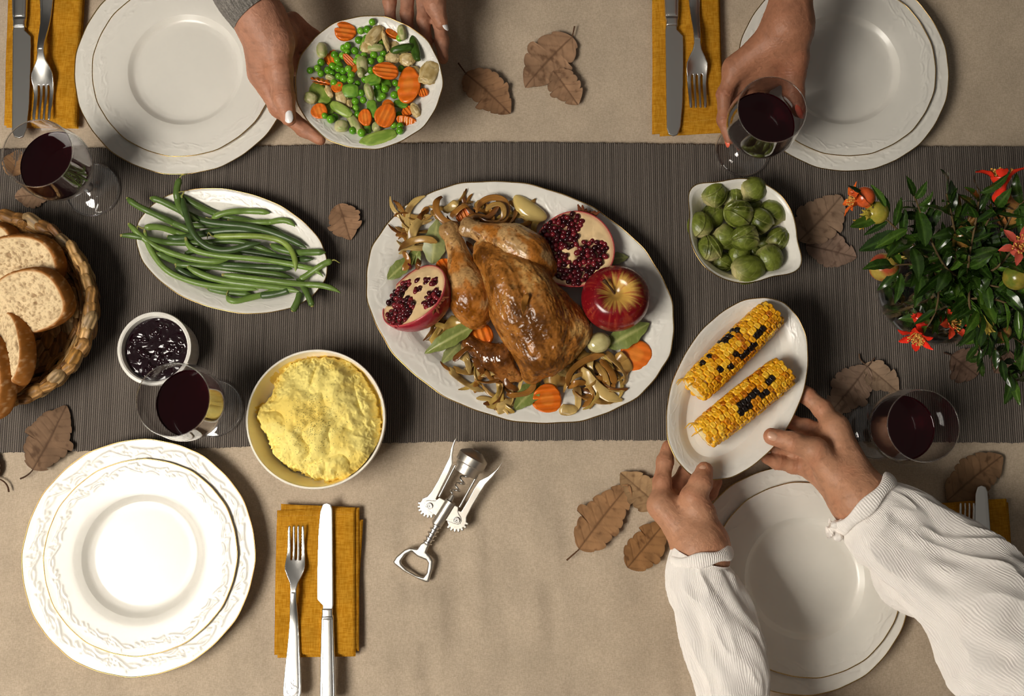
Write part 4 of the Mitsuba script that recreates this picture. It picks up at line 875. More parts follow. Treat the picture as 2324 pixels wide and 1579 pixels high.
part(p3, 'cuff', shape_of(*cuff((1960, 1142, .096), (1992, 1172, .099), 84, .90, .016), 'matte', WHITE), 'gathered white cuff')
F = Field(P(1860, 1240, .06), P(1960, 1140, .14), .0012)
for k in range(16):
    a = k / 15; F.ell(P(1892 + 22 * math.sin(k * 2.1) + 8 * a, 1186 + 26 * a + 8 * math.cos(k * 1.7), .094 + .010 * math.sin(k * 1.3)), [.0055, .0048, .0050], None, .003)
v, f = taubin(*F.mesh(), 2); n = normals(v, f); v = v + n * (.0009 * (fb(v, 420, 2, 3) - .5))[:, None] * 2
part(p3, 'tie_knot', shape_of(v, f, 'matte', WHITE), 'knotted white tie at the cuff')
cA = [(584, 30, .120), (560, -4, .126), (530, -60, .140), (500, -140, .165), (478, -240, .20)]
v, f, rb = sleeve(cA, [63, 67, 70, 74, 80], [1.0, 1.0, 1.0, 1.0, 1.0], 420, 160, 34, .0006, .0012, 13)
cc = lin('#77726c') * (0.45 + 1.1 * nz(v * [1, 1, 1], 900, 5))[:, None] * (0.86 + 0.14 * rb)[:, None]
part(p1, 'sleeve', shape_of(v, f, 'matte', cc), 'grey knit sleeve')
cB = [(985, -320, .132), (990, -380, .14), (1000, -470, .155), (1010, -560, .17)]
v, f, rb = sleeve(cB, [66, 70, 74, 80], [.85] * 4, 300, 80, 34, .0006, .0012, 14)
part(p1, 'sleeve', shape_of(v, f, 'matte', lin('#77726c')), 'grey knit sleeve')
# ---------------------------------------------------------------- food on the runner
def proj(p):
    q = np.asarray(p, float) - CAM; d = q @ FWD
    return np.stack([1162 + FOC * q[..., 0] / d, 789.5 - FOC * (q @ UPV) / d], -1)
def floor_fn(a, b, O, R, prof):
    pr = np.asarray(prof, float)
    def f(p):
        q = (np.asarray(p, float) - O) @ R
        s = np.sqrt((q[..., 0] / a) ** 2 + (q[..., 1] / b) ** 2)
        return O[2] + np.interp((1 - s) * b, pr[:, 0], pr[:, 1])
    return f
# green beans
bf = floor_fn(BA, BB, BO, BR, plat_prof(0.022, 0.022, 0.0045)(BB))
BEANS = [([(265, 615), (400, 600), (600, 650), (720, 690)], 0, 0), ([(470, 680), (560, 700), (760, 660), (1000, 620), (1300, 620), (1450, 640)], 1, 2), ([(520, 560), (800, 562), (1100, 556), (1300, 570)], 0, 1),
 ([(900, 1230), (1100, 1268), (1350, 1285)], 0, 1), ([(1200, 820), (1400, 850), (1700, 905), (2020, 940)], 0, 2), ([(1550, 760), (1750, 835), (1950, 855), (2150, 866)], 1, 1), ([(1000, 975), (1200, 985), (1500, 1000), (1780, 1020)], 1, 2),
 ([(550, 975), (700, 982), (1000, 1000), (1300, 1040), (1550, 1070), (1800, 1120)], 1, 1), ([(570, 1010), (640, 1060), (850, 1150), (1100, 1180)], 0, 2), ([(650, 860), (760, 822), (900, 800), (1100, 830), (1250, 870)], 0, 1), ([(380, 880), (520, 930), (700, 1000), (900, 1020)], 0, 1),
 ([(1450, 1310), (1620, 1292), (1780, 1250)], 0, 2), ([(1100, 1310), (1150, 1362), (1300, 1340), (1480, 1285), (1660, 1245)], 1, 0), ([(75, 300), (150, 360), (330, 450), (560, 550), (760, 640)], 1, 1), ([(320, 300), (480, 350), (640, 430), (820, 500)], 1, 1),
 ([(640, 280), (850, 390), (1050, 460), (1350, 530), (1550, 600), (1700, 650)], 0, 1), ([(1100, 505), (1300, 528), (1550, 525), (1740, 530), (1822, 590)], 1, 0), ([(720, 460), (960, 535), (1300, 570), (1620, 650), (1930, 800)], 2, 2),
 ([(930, 480), (1120, 420), (1300, 405), (1480, 420), (1545, 434)], 2, 0), ([(10, 690), (120, 692), (300, 722), (600, 745), (900, 735), (1150, 725), (1350, 765), (1610, 855)], 1, 1), ([(75, 560), (160, 645), (300, 760), (500, 850), (700, 910), (950, 940), (1110, 915)], 2, 0),
 ([(595, 70), (560, 220), (582, 345), (650, 445), (790, 500)], 3, 1), ([(235, 625), (250, 720), (320, 870), (440, 1020), (620, 1120), (850, 1185), (1150, 1215), (1420, 1240)], 2, 0), ([(650, 690), (680, 770), (850, 850), (1100, 890), (1500, 925), (1850, 985), (2050, 1055), (2115, 1115)], 2, 0),
 ([(950, 670), (1200, 672), (1500, 682), (1690, 740), (1790, 870), (1812, 1050)], 2, 3), ([(1790, 1470), (1840, 1380), (1862, 1265)], 2, 1), ([(2000, 1420), (1960, 1320), (1900, 1210), (1820, 1120)], 2, 1), ([(2205, 945), (2100, 990), (1980, 1060), (1840, 1142)], 2, 0),
 ([(680, 1000), (860, 1090), (1150, 1160), (1450, 1195), (1700, 1225), (1870, 1268)], 2, 0), ([(1040, 1078), (1300, 1110), (1600, 1150), (1900, 1180), (2150, 1210), (2290, 1275)], 3, 0), ([(615, 270), (645, 400), (690, 540), (760, 680), (880, 780), (1080, 818), (1300, 775), (1450, 745)], 4, 2)]
BEANL = ['short dark bean tip under the left of the heap', 'dark bean running across the middle under the curled one', 'thin bean low across the upper middle', 'bean hidden under the lower front strands', 'dark bean low in the right half', 'bean stretching to the right rim', 'dark narrow bean low in the centre', 'long bean crossing below the middle', 'bean low at the lower left of the heap', 'bean hidden in the middle of the heap', 'bean low at the left, under the longest curve', 'short bean under the lower right crossing', 'bean with a hooked tip at the bottom rim', 'bean overhanging the left rim, uppermost there', 'bean with a stalk at the upper left rim', 'bean slanting down from the upper left stalk', 'bean with a drooping tip at the upper right', 'thick dark bean across the upper half', 'pale green bean arching at the top of the heap', 'long bean pointing out at the left rim', 'bean with a cut end, second from the left rim', 'bean standing up past the upper rim', 'bean curving along the left front of the heap', 'long bright bean across the middle', 'yellowish bean bent down at the right', 'bean end hanging over the lower right rim, left one', 'bean end hanging over the lower right rim, right one', 'short bean pointing up at the right rim', 'broad bean across the front of the heap', 'long thin bean reaching past the right rim', 'curled bean looping on top of the heap']
BEANC = ['#667f3a', '#526a30', '#3c5128', '#7e9242']
for i, (pts, lay_, col) in enumerate(BEANS):
    r = np.random.default_rng(500 + i); z = ZR + 0.009 + lay_ * 0.0052
    q = np.array([P(280 + x / 4.644, 390 + y / 4.644, z + 0.002) for x, y in pts]); n = 46
    c = spline(q, n); c[:, 2] = np.maximum(z + 0.0015 * np.sin(np.linspace(0, 9, n) + i), bf(c) + 0.0042)
    t = np.linspace(0, 1, n); rad = 0.0042 * (0.9 + 0.2 * r.random()) * np.clip(np.minimum(0.55 + t * 7, ((1 - t) / 0.10) ** 0.7), 0.10, 1) * (1 + 0.04 * np.sin(t * min(30, 260 * np.linalg.norm(q[-1] - q[0])) + i))
    v, f = tube(c, rad, 12, sy=0.85); g = lin(BEANC[col]) * (0.9 + 0.2 * r.random())
    cc = g * (0.75 + 0.5 * fb(v, 160, 3, i))[:, None]
    k = thing('green_bean', 'green ' + BEANL[i] + ' on the oval dish', 'bean', 'green beans on the oval dish')
    part(k, 'pod', shape_of(v, f, 'waxy', cc))
    a, b = c[0], c[1]; d = (a - b) / np.linalg.norm(a - b)
    if i % 3 == 0:
        side = np.cross(d, [0, 0, 1]); cv = spline(np.array([a, a + d * .003 + [0, 0, .001], a + d * .006 + side * .003 + [0, 0, .002], a + d * .009 + side * (.006 if i % 2 else -.004)]), 10)
        part(k, 'stalk', shape_of(*tube(cv, np.linspace(.0011, .0006, 10), 6), 'matte', lin('#8c8a4a')))
    else: part(k, 'stalk', shape_of(*tube(np.array([b, a, a + d * .0012]), [.0022, .0022, .0016], 8), 'matte', lin('#8f8a50')))

# bread basket
BKO = P(-4, 703, 0.05); BKO[2] = ZR; BKR = 0.1215
def strand(seed, L, W, H):
    r = np.random.default_rng(seed); n, m = 14, 24
    u = np.linspace(-1, 1, n); a = np.arange(m) * 2 * PI / m
    w = np.clip(1 - np.abs(u) ** 3.2, 0.02, 1) ** 0.6
    v = np.stack([np.repeat(u[:, None] * L / 2, m, 1), w[:, None] * W / 2 * np.cos(a), w[:, None] * H / 2 * np.sin(a) * (1 + 0.15 * np.cos(a * 5 + seed)) - 0.10 * H * (u[:, None] ** 2)], -1).reshape(-1, 3)
    f = grid_faces(n, m, wrap_m=True)[:, ::-1]
    base = lin(['#a97d47', '#8f6434', '#bd945c', '#7c5530', '#a88a60', '#b2813f'][seed % 6])
    st = 0.30 + 1.05 * nz(v * [45, 1500, 1500], 1.0, seed) * (.6 + .7 * nz(v * [120, 300, 300], 1.0, seed + 2)); ang_ = np.tile(np.arange(m), n); st = st * (.62 + .6 * np.random.default_rng(seed).random(m)[ang_]); c = base * st[:, None]; v = v * (1 + [[0, .05, .08]] * (np.random.default_rng(seed + 50).random(m)[ang_] - .5)[:, None]); v = v + np.stack([0 * st, 0 * st, .0007 * (nz(v * [45, 1100, 1100], 1.0, seed + 4) - .5)], 1)
    return shape_of(v, f, 'satin', c)
ST_W = [strand(i, 0.034, 0.0125, 0.0060) for i in range(6)]; ST_R = [strand(i + 6, 0.030, 0.0150, 0.0125) for i in range(6)]
bk = thing('bread_basket', 'round woven straw basket holding bread slices at the left edge', 'basket')
nb = revolve([(0, 0.0), (0.086, 0.0), (0.104, 0.018), (0.116, 0.050), (0.113, 0.050), (0.099, 0.018), (0.082, 0.004), (0, 0.004)], 80)
part(bk, 'lining', moved(shape_of(*nb, 'matte', lin('#6b4a28')), M4(None, BKO)))
r_ = np.random.default_rng(21)
for rb_, nb_ in ((.018, 6), (.036, 13), (.054, 20), (.071, 27)):
    for k in range(nb_):
        a = 2 * PI * k / nb_; part(bk, 'base_strand', moved(ST_W[r_.integers(6)], M4(frame([-math.sin(a + .5), math.cos(a + .5), 0], UP), BKO + [rb_ * math.cos(a), rb_ * math.sin(a), .0055], (.75, 1.35, .8))))
for row in range(4):
    rr, zz, sl = [(0.082, 0.011, 0.9), (0.0935, 0.0215, 1.1), (0.1025, 0.0345, 1.2), (0.1085, 0.0455, 1.25)][row]
    N = [36, 40, 42, 44][row]
    for k in range(N):
        a = 2 * PI * (k + 0.5 * (row % 2)) / N + 0.03 * r_.normal()
        nrm = np.array([-math.cos(a) * math.sin(sl), -math.sin(a) * math.sin(sl), math.cos(sl)])
        tan = np.array([-math.sin(a), math.cos(a), 0]); up = np.cross(nrm, tan)
        tl = (0.75 if k % 2 else -0.45) + 0.2 * r_.normal(); x = tan * math.cos(tl) + up * math.sin(tl)
        o = BKO + [rr * math.cos(a), rr * math.sin(a), zz]
        part(bk, 'strand', moved(ST_W[r_.integers(6)], M4(frame(x, nrm), o, (0.85 + 0.3 * r_.random(), 0.9 + 0.3 * r_.random(), 1))))
for k in range(46):
    a = 2 * PI * k / 46; tan = np.array([-math.sin(a), math.cos(a), 0]); out = np.array([math.cos(a), math.sin(a), 0])
    x = tan * math.cos(.55) + (out * (.55 if k % 2 else .1) + UP * .35) * math.sin(.55); o = BKO + out * (0.1165 + 0.0015 * (k % 2)) + [0, 0, 0.0515 + 0.001 * r_.normal()]
    part(bk, 'rim_strand', moved(ST_R[r_.integers(6)], M4(frame(x, UP + out * .3), o, (0.85 + 0.25 * r_.random(), 0.85 + 0.35 * r_.random(), 0.9 + .2 * r_.random()))))
for k in range(30):
    a = 2 * PI * k / 30 + .05; tan = np.array([-math.sin(a), math.cos(a), 0]); out = np.array([math.cos(a), math.sin(a), 0])
    part(bk, 'outer_strand', moved(ST_W[r_.integers(6)], M4(frame(tan + UP * .5, out + UP * .2), BKO + out * .1185 + [0, 0, .040], (1.1, 1, 1))))
def bread(seed, a, b, th):
    na, nr, nsd = 170, 54, 10; t = np.arange(na) * 2 * PI / na
    ro = (np.abs(np.cos(t)) ** 2.5 + np.abs(np.sin(t)) ** 2.5) ** (-1 / 2.5) * (1 + 0.03 * np.sin(2 * t + seed) + 0.02 * np.sin(3 * t + seed * 2))
    out = np.stack([a * ro * np.cos(t), b * ro * np.sin(t) * np.where(np.sin(t) < 0, .86, 1.05)], -1); rows, cols, kind = [], [], []
    rs = np.linspace(0.0, 1, nr) ** .9
    crumb, hole, crust = lin('#d9c198'), lin('#7a5a36'), lin('#8a5424')
    for s in (1, -1):
        fr = []
        for k in (range(nr) if s > 0 else range(nr - 1, -1, -1)):
            p = np.column_stack([out * rs[k] * (0.975 if rs[k] > 0.99 else 1), np.full(na, s * th / 2)])
            q = p * [1, 1, .3] + seed
            h1 = sstep(0.58, 0.70, fb(q, 300, 2, seed)); h2 = sstep(0.68, 0.76, fb(q * [.7, 1, 1], 120, 2, seed + 3)); h3 = sstep(.58, .7, nz(q, 620, seed + 5))
            hole_ = np.clip(0.6 * h1 + 0.9 * h2 + .35 * h3, 0, 1) * sstep(1.0, 0.9, np.full(na, rs[k]))
            p[:, 2] -= s * (0.0022 * h2 + 0.0012 * h1 + 0.0005 * h3) * (rs[k] < 0.93) + s * 0.0006 * (fb(q, 90, 2, seed) - .5)
            c = mixc(crumb * (0.86 + 0.24 * fb(q, 60, 3, seed + 7))[:, None], hole, 0.75 * hole_)
            c = mixc(c, lin('#a8763a'), 0.85 * sstep(0.93, 0.995, np.full(na, rs[k])))
            fr.append((p, c))
        if s > 0: rows += fr
        else: tail = fr
        if s > 0:
            for k in range(1, nsd):
                w = k / nsd; zc = th / 2 * math.cos(PI * w); bul = 1 + 0.05 * math.sin(PI * w)
                p = np.column_stack([out * bul, np.full(na, zc)]); q = p + seed; nn = fb(q, 140, 4, seed + 11)
                p[:, :2] *= (1 + 0.035 * (nn - .5))[:, None]
                c = mixc(crust * (0.6 + 0.8 * nn)[:, None], lin('#c9a87c'), 0.55 * sstep(.55, .75, fb(q, 210, 3, seed + 13)))
                rows.append((p, c))
    rows += tail
    v = np.vstack([x for x, _ in rows]); c = np.vstack([y for _, y in rows]); m = len(rows)
    f = grid_faces(m, na, wrap_m=True)
    g = trimesh.Trimesh(v, np.vstack([f[:, [0, 1, 2]], f[:, [0, 2, 3]]]), process=False)
    if g.volume < 0: f = f[:, ::-1]
    return v, f, c
for i, (lab, c, z, lg, nrm, a, b) in enumerate([
    ('bread slice at the top of the basket, cut by the picture edge', (-22, 560), .046, (1, -.15), (-.22, -.36, 1), .040, .029),
    ('oval bread slice lying second from the top of the basket', (58, 603), .056, (1, -.16), (-.26, -.40, 1), .052, .036),
    ('large oval bread slice in front with a torn hole in its crumb', (76, 690), .068, (1, -.28), (-.30, -.34, 1), .054, .0385),
    ('bread slice standing on edge, its brown crust facing the basket rim', (22, 800), .058, (.55, 1), (-.58, .05, .82), .052, .036),
    ('lowest bread slice standing on edge at the left picture edge', (-22, 858), .062, (.42, 1), (-.56, .03, .82), .053, .037)]):
    L = P(c[0] + lg[0], c[1] + lg[1], z) - P(*c, z); R = frame(L - np.array(nrm) * (L @ np.array(nrm)) / (np.array(nrm) @ np.array(nrm)), nrm)
    if i == 3: pass
    v, f, cc = bread(3 + i * 7, a, b, .021)
    solo('bread_slice', moved(shape_of(v, f, 'matte', cc), M4(R, P(*c, z))), lab, 'bread', 'bread slices in the basket')

# jam
n = 180; R = RK_R * 0.845
g = np.linspace(-R, R, n); X, Y = np.meshgrid(g, g, indexing='ij'); rr = np.hypot(X, Y); p = np.stack([X, Y, 0 * X], -1)
br = np.random.default_rng(5); H = 0.0030 * (fb(p, 70, 2, 4) - .5) + 0.0003 * (0.5 - np.abs(fb(p, 170, 2, 9) - .5) * 2)
for k in range(46):
    a, d = br.random() * 6.28, R * 0.85 * math.sqrt(br.random()); q = 0.0030 + .0022 * br.random(); e = np.hypot(X - d * math.cos(a), (Y - d * math.sin(a)) * (0.8 + .4 * br.random()))
    H = np.maximum(H, np.sqrt(np.clip(1 - (e / q) ** 2, 0, 1)) * q * 0.75 - .0012)
sq = np.maximum(np.abs(X), np.abs(Y)); k = sq / np.maximum(rr, 1e-9)
v = np.stack([X * k, Y * k, RK_H - .0085 + H * sstep(R, R * .9, sq)], -1).reshape(-1, 3)
v2, f2 = join([(v, grid_faces(n, n)), revolve([(0, .0045), (R * .97, .0045), (R * .985, RK_H - .0088), (0, RK_H - .010)], 60)])
solo('jam', moved(shape_of(v2, f2, 'wet', lin('#17060c')), M4(None, KOv)), 'glossy dark berry jam filling the white ramekin', 'jam')

# mashed potato
out = [(640, 832), (690, 812), (745, 808), (800, 828), (842, 880), (862, 960), (858, 1020), (832, 1062), (785, 1088), (735, 1092), (690, 1076), (640, 1052), (604, 1002), (584, 960), (582, 925), (608, 898), (618, 858)]
ol = spline(np.vstack([Q(out, .055), Q(out[:1], .055)])[:, :2], 90)[:-1]
lo, hi = ol.min(0) - .006, ol.max(0) + .006; gx = np.arange(lo[0], hi[0], .0005); gy = np.arange(lo[1], hi[1], .0005)
X, Y = np.meshgrid(gx, gy, indexing='ij'); p = np.stack([X, Y, 0 * X], -1)
d = -poly_sdf(ol, X, Y) + 0.010 * (fb(p, 90, 3, 1) - .5) + .004 * (fb(p, 330, 2, 2) - .5)
cx, cy = P(720, 955, .06)[:2]; rho = np.hypot(X - cx, Y - cy)
rid = lambda s, sd: 1 - 2 * np.abs(fb(p, s, 2, sd) - .5)
wp = p + 0.020 * np.stack([fb(p, 20, 2, 31) - .5, fb(p, 20, 2, 32) - .5, 0 * X], -1)
Z = 0.036 + 0.026 * (1 - np.exp(-np.clip(d, 0, 1) / .011)) + 0.012 * np.exp(-(rho / .05) ** 2) + 0.012 * (fb(wp, 26, 3, 3) - .5) + .0075 * (np.abs(fb(wp, 34, 2, 8) - .5) * 3) ** .8 + .0024 * (rid(80, 5) - .5) + .0030 * (fb(p, 150, 3, 6) - .5)
Z = np.where(d < 0, 0.034 + d * 3.0, Z)
rb_ = np.hypot(X - MO[0], Y - MO[1]); ft = MB_R * .5; tt = np.linspace(0, 1, 60); inn = np.interp(rb_, ft + (MB_R - ft) * np.sin(tt * PI / 2) ** .9 - .0035, MB_H * (1 - np.cos(tt * PI / 2)) ** .85)
Z = np.maximum(Z, np.maximum(inn, .004) + .0006); keep = (d > -0.0035) & (rb_ < MB_R - .0048)
cc = mixc(lin('#e9d67c') * (.93 + .14 * fb(p, 60, 3, 11))[..., None], lin('#d9b94e'), .55 * sstep(.55, .75, fb(wp, 30, 3, 12)))
sr = np.random.default_rng(88); sp_ = np.vstack([sr.normal(size=(330, 2)) * [.017, .026] + [cx - .003, cy], sr.normal(size=(150, 2)) * [.034, .040] + [cx, cy]])
dd_ = cKDTree(sp_).query(np.stack([X, Y], -1))[0]; pep = sstep(.00062, .00030, dd_ + .0003 * (fb(p, 900, 2, 3) - .5))
stain = sstep(.5, .8, fb(p, 130, 3, 14)) * np.exp(-(((X - cx - .002) / .022) ** 2 + ((Y - cy + .004) / .030) ** 2))
cc = mixc(mixc(cc, lin('#b98a3e'), .55 * stain), lin('#5a4020'), .8 * pep)
f = grid_faces(len(gx), len(gy)); f = f[keep.reshape(-1)[f].all(1)]; used = np.unique(f); mp_ = -np.ones(X.size, int); mp_[used] = np.arange(len(used))
v = np.stack([X, Y, Z + ZT], -1).reshape(-1, 3)[used]
solo('mashed_potato', shape_of(v, mp_[f], 'fluffy', cc.reshape(-1, 3)[used]), 'yellow mashed potato with pepper heaped in the cream bowl', 'mashed potato')

# brussels sprouts
SPRL = ['low one between the two at the upper rim', 'shaded one left of the pale topmost one', 'small one deep below the uppermost', 'small one deep in the right half', 'low one in front, above the largest', 'dark low one at the lower left', 'barely visible one deep at the bottom centre', 'one at the upper left rim', 'uppermost one against the back rim', 'one at the upper right rim', 'leftmost one at the rim', 'rightmost one beside the lower lug', 'one at the lower left rim', 'big one at the lower right', 'pale one left of centre showing its cut stem', 'one right of centre with a pale cut stem', 'largest one at the bottom rim', 'pale one on top with a big cut end', 'olive one on top in the middle']
def sprout(seed):
    r = np.random.default_rng(700 + seed); v, f = ico(5); n = v / np.linalg.norm(v, axis=1, keepdims=True)
    rad = np.full(len(n), 0.93); lev = np.zeros(len(n)); top = np.full(len(n), -1); edge = np.zeros(len(n)); vein = np.zeros(len(n))
    for i in range(8):   # each leaf wraps up from the stem (-x) round one side
        a = r.random() * 6.28 + i * 2.4; cdir = np.array([0.15 + .25 * r.random(), math.cos(a), math.sin(a)]); cdir /= np.linalg.norm(cdir)
        ang = np.arccos(np.clip(n @ cdir, -1, 1)); al = 0.95 + .35 * r.random() + .10 * (fb(n, 2.2, 2, seed + i) - .5)
        ins = ang < al
        rad[ins] = 0.92 + 0.016 * i + 0.03 * sstep(al[ins] - .25, al[ins], ang[ins]); top[ins] = i; edge[ins] = sstep(al[ins] - .10, al[ins], ang[ins])
        t1 = np.cross(cdir, [1.0, 0, 0]); t1 /= np.linalg.norm(t1); ph = np.arctan2(n @ t1, n @ np.cross(cdir, t1)); q = (ph * 9 / (2 * PI) + .3 * np.sin(ang * 3)) % 1
        vein[ins] = (np.exp(-(np.minimum(q, 1 - q) / .045) ** 2) * sstep(.08, .35, ang / al))[ins]
    rad -= .016 * vein * .5; rad += .03 * (fb(n, 2.0, 3, seed) - .5) + .012 * (fb(n, 9, 2, seed + 9) - .5)
    stem = sstep(-.80, -.93, n[:, 0]); rad = rad * (1 - .10 * stem)
    lo_, mid, hi_ = lin('#374a18'), lin('#7c8632'), lin('#c0b878')
    c = mixc(lo_, mid, sstep(.32, .62, fb(n, 1.5, 3, seed + 5)) * .8 + .045 * top); c = mixc(c, hi_, .26 * vein + .2 * edge + .8 * sstep(-.25, -.9, n[:, 0])); c = c * (.48 + .46 * fb(n, 6, 3, seed + 7))[:, None]
    c = mixc(c, lin('#bdb484'), .8 * stem)
    v = n * rad[:, None] * [1.12, 1, 1]
    return shape_of(v, f, 'waxy', c)
SPR = [sprout(i) for i in range(6)]
for i, (x, y, r, z, sx, dx, dy) in enumerate([(600, 340, 150, .026, 1, -.3, .9), (340, 580, 155, .024, 1, .2, -.3), (870, 430, 115, .020, 1, .5, .1), (1020, 930, 115, .020, 1, -.4, 0), (680, 1090, 148, .024, 1, .1, -.6), (450, 1200, 138, .022, 1, -.5, -.2), (870, 1060, 110, .018, 1, .3, .3),
    (355, 310, 163, .038, 1, -.6, .75), (865, 235, 165, .040, 1, -.85, .25), (1130, 560, 170, .035, 1, .6, .8), (170, 720, 168, .037, 1, .1, .9), (1200, 890, 150, .034, 1, -.2, .2), (290, 1030, 168, .037, 1, .2, .8), (1080, 1140, 180, .038, 1, -.4, -.8), (490, 860, 160, .036, 1, -.6, -.6),
    (970, 660, 165, .045, 1, .7, .6), (790, 1300, 190, .042, 1.12, -.95, .2), (690, 555, 183, .052, 1, .9, .25), (770, 880, 168, .052, 1.1, .85, -.2)]):
    px, py = 1560 + x / 5.846, 390 + y / 5.846; rad = r / 5.846 * mpp(px, py, z) ; stem = P(px + dx, py + dy, z) - P(px, py, z)
    sd = -stem / np.linalg.norm(stem) + [0, 0, .15 if i % 2 else -.1]
    R = frame(sd, [math.sin(i * 2.3) * .5, math.cos(i * 1.7) * .5, 1])
    solo('brussels_sprout', moved(SPR[i % 6], M4(R, P(px, py, z), (rad * sx, rad, rad))), 'brussels sprout in the lugged white bowl, ' + SPRL[i], 'brussels sprout', 'brussels sprouts in the bowl')

# corn cobs
def kernel(seed, col, dim):
    v, f = ico(2); n = v.copy(); e = 0.76
    v = np.sign(v) * np.abs(v) ** e; v = v / np.abs(v).max(0); top = v[:, 2] > .3
    rr = np.hypot(v[:, 0], v[:, 1]); v[:, 2] -= np.where(v[:, 2] > 0, .42 * np.exp(-(rr / .5) ** 2), 0)
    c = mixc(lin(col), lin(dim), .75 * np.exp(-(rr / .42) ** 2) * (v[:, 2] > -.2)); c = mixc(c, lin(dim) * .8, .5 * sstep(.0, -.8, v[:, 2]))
    return shape_of(v, f, 'glossy', c)
KN = [kernel(i, a, b) for i, (a, b) in enumerate([('#dd9f1c', '#bf7f0e'), ('#e3ab24', '#c98a13'), ('#d6951a', '#b4720c'), ('#e8b634', '#d0941c'), ('#da9a1a', '#bb7a10')])]
KBR = [kernel(7, '#c97f12', '#5a2606'), kernel(8, '#b8680e', '#3a1806')]; KCH = kernel(9, '#1c130e', '#0b0807')
kv = ico(2)
def corn(label, A, B, r, zc, chars, browns, seed, taper):
    t = thing('corn_cob', label, 'corn', 'grilled corn cobs on the dish'); rn = np.random.default_rng(seed)
    a, b = P(*A, zc), P(*B, zc); ax = (b - a); L = np.linalg.norm(ax); ax /= L; sd = np.cross(ax, UP); up = np.cross(sd, ax); rows, m = 16, int(L / .0064)
    prof = lambda u: r * (1 - .10 * (1 - u) ** 3 - taper * u ** 4)
    cv, cf = revolve([(0, 0.0012), (r * .35, 0.0), (r * .68, .001), (r * .80, .006)] + [(prof(k / 10) - .0045, L * k / 10) for k in range(1, 10)] + [(r * .55, L - .003), (0, L)], 48)
    cv[:, :2] *= (1 + .06 * (fb(cv, 300, 2, seed) - .5))[:, None]; cv[:, 2] += .0012 * (fb(cv, 500, 2, seed + 1) - .5)
    part(t, 'cob', shape_of(cv @ np.stack([sd, up, ax], 1).T + a, cf, 'matte', lin('#d9c48e') * (.75 + .5 * fb(cv, 400, 2, seed))[:, None]))
    ks = []
    for k in range(rows):
        th = 2 * PI * (k + .5) / rows
        for j in range(m):
            u = (j + .55 + .5 * (k % 2) * .6 + .12 * rn.normal()) / (m + .4); thj = th + .05 * math.sin(u * 6 + seed + k * .2) + .02 * rn.normal(); R0 = prof(u)
            o = math.cos(thj) * sd + math.sin(thj) * up; end = sstep(0, .06, u) * sstep(1, .95, u)
            p = a + ax * (u * L) + o * (R0 - .0046 + .0003 * rn.normal() - .003 * (1 - end)); ks.append([p, o, u, R0])
    pp = proj(np.array([k[0] + k[1] * .004 for k in ks])); upness = np.array([k[1][2] for k in ks])
    tone = {}
    for lst, val in ((browns, 'b'), (chars, 'c')):
        for x, y in lst:
            d = np.hypot(pp[:, 0] - (1530 + x / 4.05), pp[:, 1] - (660 + y / 4.05)) + np.where(upness < .1, 99, 0); tone[int(np.argmin(d))] = val
    order = np.argsort(-upness); rest = []
    for rank, i in enumerate(order):
        p, o, u, R0 = ks[i]; S = (.0036 * (.92 + .26 * rn.random()), .5 * 2 * PI * R0 / rows * (.98 + .16 * rn.random()), .0052 * (.94 + .12 * rn.random()))
        mth = M4(frame(ax + np.cross(o, ax) * .12 * rn.normal(), o + .10 * rn.normal(size=3)), p, S)
        if rank < 290:
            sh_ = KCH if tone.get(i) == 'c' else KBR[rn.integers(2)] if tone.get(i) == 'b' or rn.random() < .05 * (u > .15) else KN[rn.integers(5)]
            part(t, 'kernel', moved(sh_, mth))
        else: rest.append((kv[0] @ mth[:3, :3].T + p, kv[1]))
    if rest: part(t, 'hidden_kernels', shape_of(*join(rest), 'glossy', lin('#dc9f1c')), 'kernels round the underside', 'stuff')
    wis = [tube(a + ax * -.001 + (sd * math.cos(q) + up * math.sin(q))[None] * np.array([[r * .8], [r * .95], [r * .9]]) + ax * np.array([[.004], [-.001], [-.006 - .004 * rn.random()]]), [.0012, .0010, .0003], 5) for q in (2.0, 2.7, 3.3, 4.4)]
    part(t, 'husk_shreds', shape_of(*join(wis), 'satin', lin('#d8a63a')))
zk = ZC + .0045 + .0215
c1 = [(520, 338), (553, 350), (460, 388), (505, 405), (438, 412), (418, 440), (483, 437), (393, 470), (312, 580), (248, 668), (850, 350), (818, 377), (792, 405), (767, 432), (715, 485), (660, 545), (640, 572), (690, 518), (570, 580), (455, 728), (525, 722), (550, 690), (620, 610)]
b1 = [(640, 500), (590, 540), (600, 635), (545, 605), (905, 295), (670, 600), (520, 640), (700, 590), (745, 560), (425, 835), (570, 660), (885, 390), (610, 520), (630, 470)]
c2 = [(925, 805), (895, 843), (850, 922), (780, 930), (745, 970), (715, 1003), (682, 1030), (640, 985), (610, 1018), (650, 1070), (615, 1107), (825, 950)]
b2 = [(770, 1025), (742, 1065), (790, 985), (700, 905), (670, 940), (720, 885), (760, 710), (740, 740), (710, 770), (800, 890), (875, 870), (545, 990), (420, 1030), (320, 1080), (780, 680), (730, 850), (690, 870), (640, 940), (800, 740)]
corn('grilled corn cob at the upper left of the held dish', (1572, 887), (1757, 706), .0222, zk, c1, b1, 31, .14)
corn('grilled corn cob nearer the hands, with a black charred patch', (1594, 990), (1784, 838), .0225, zk, c2, b2, 32, .10)
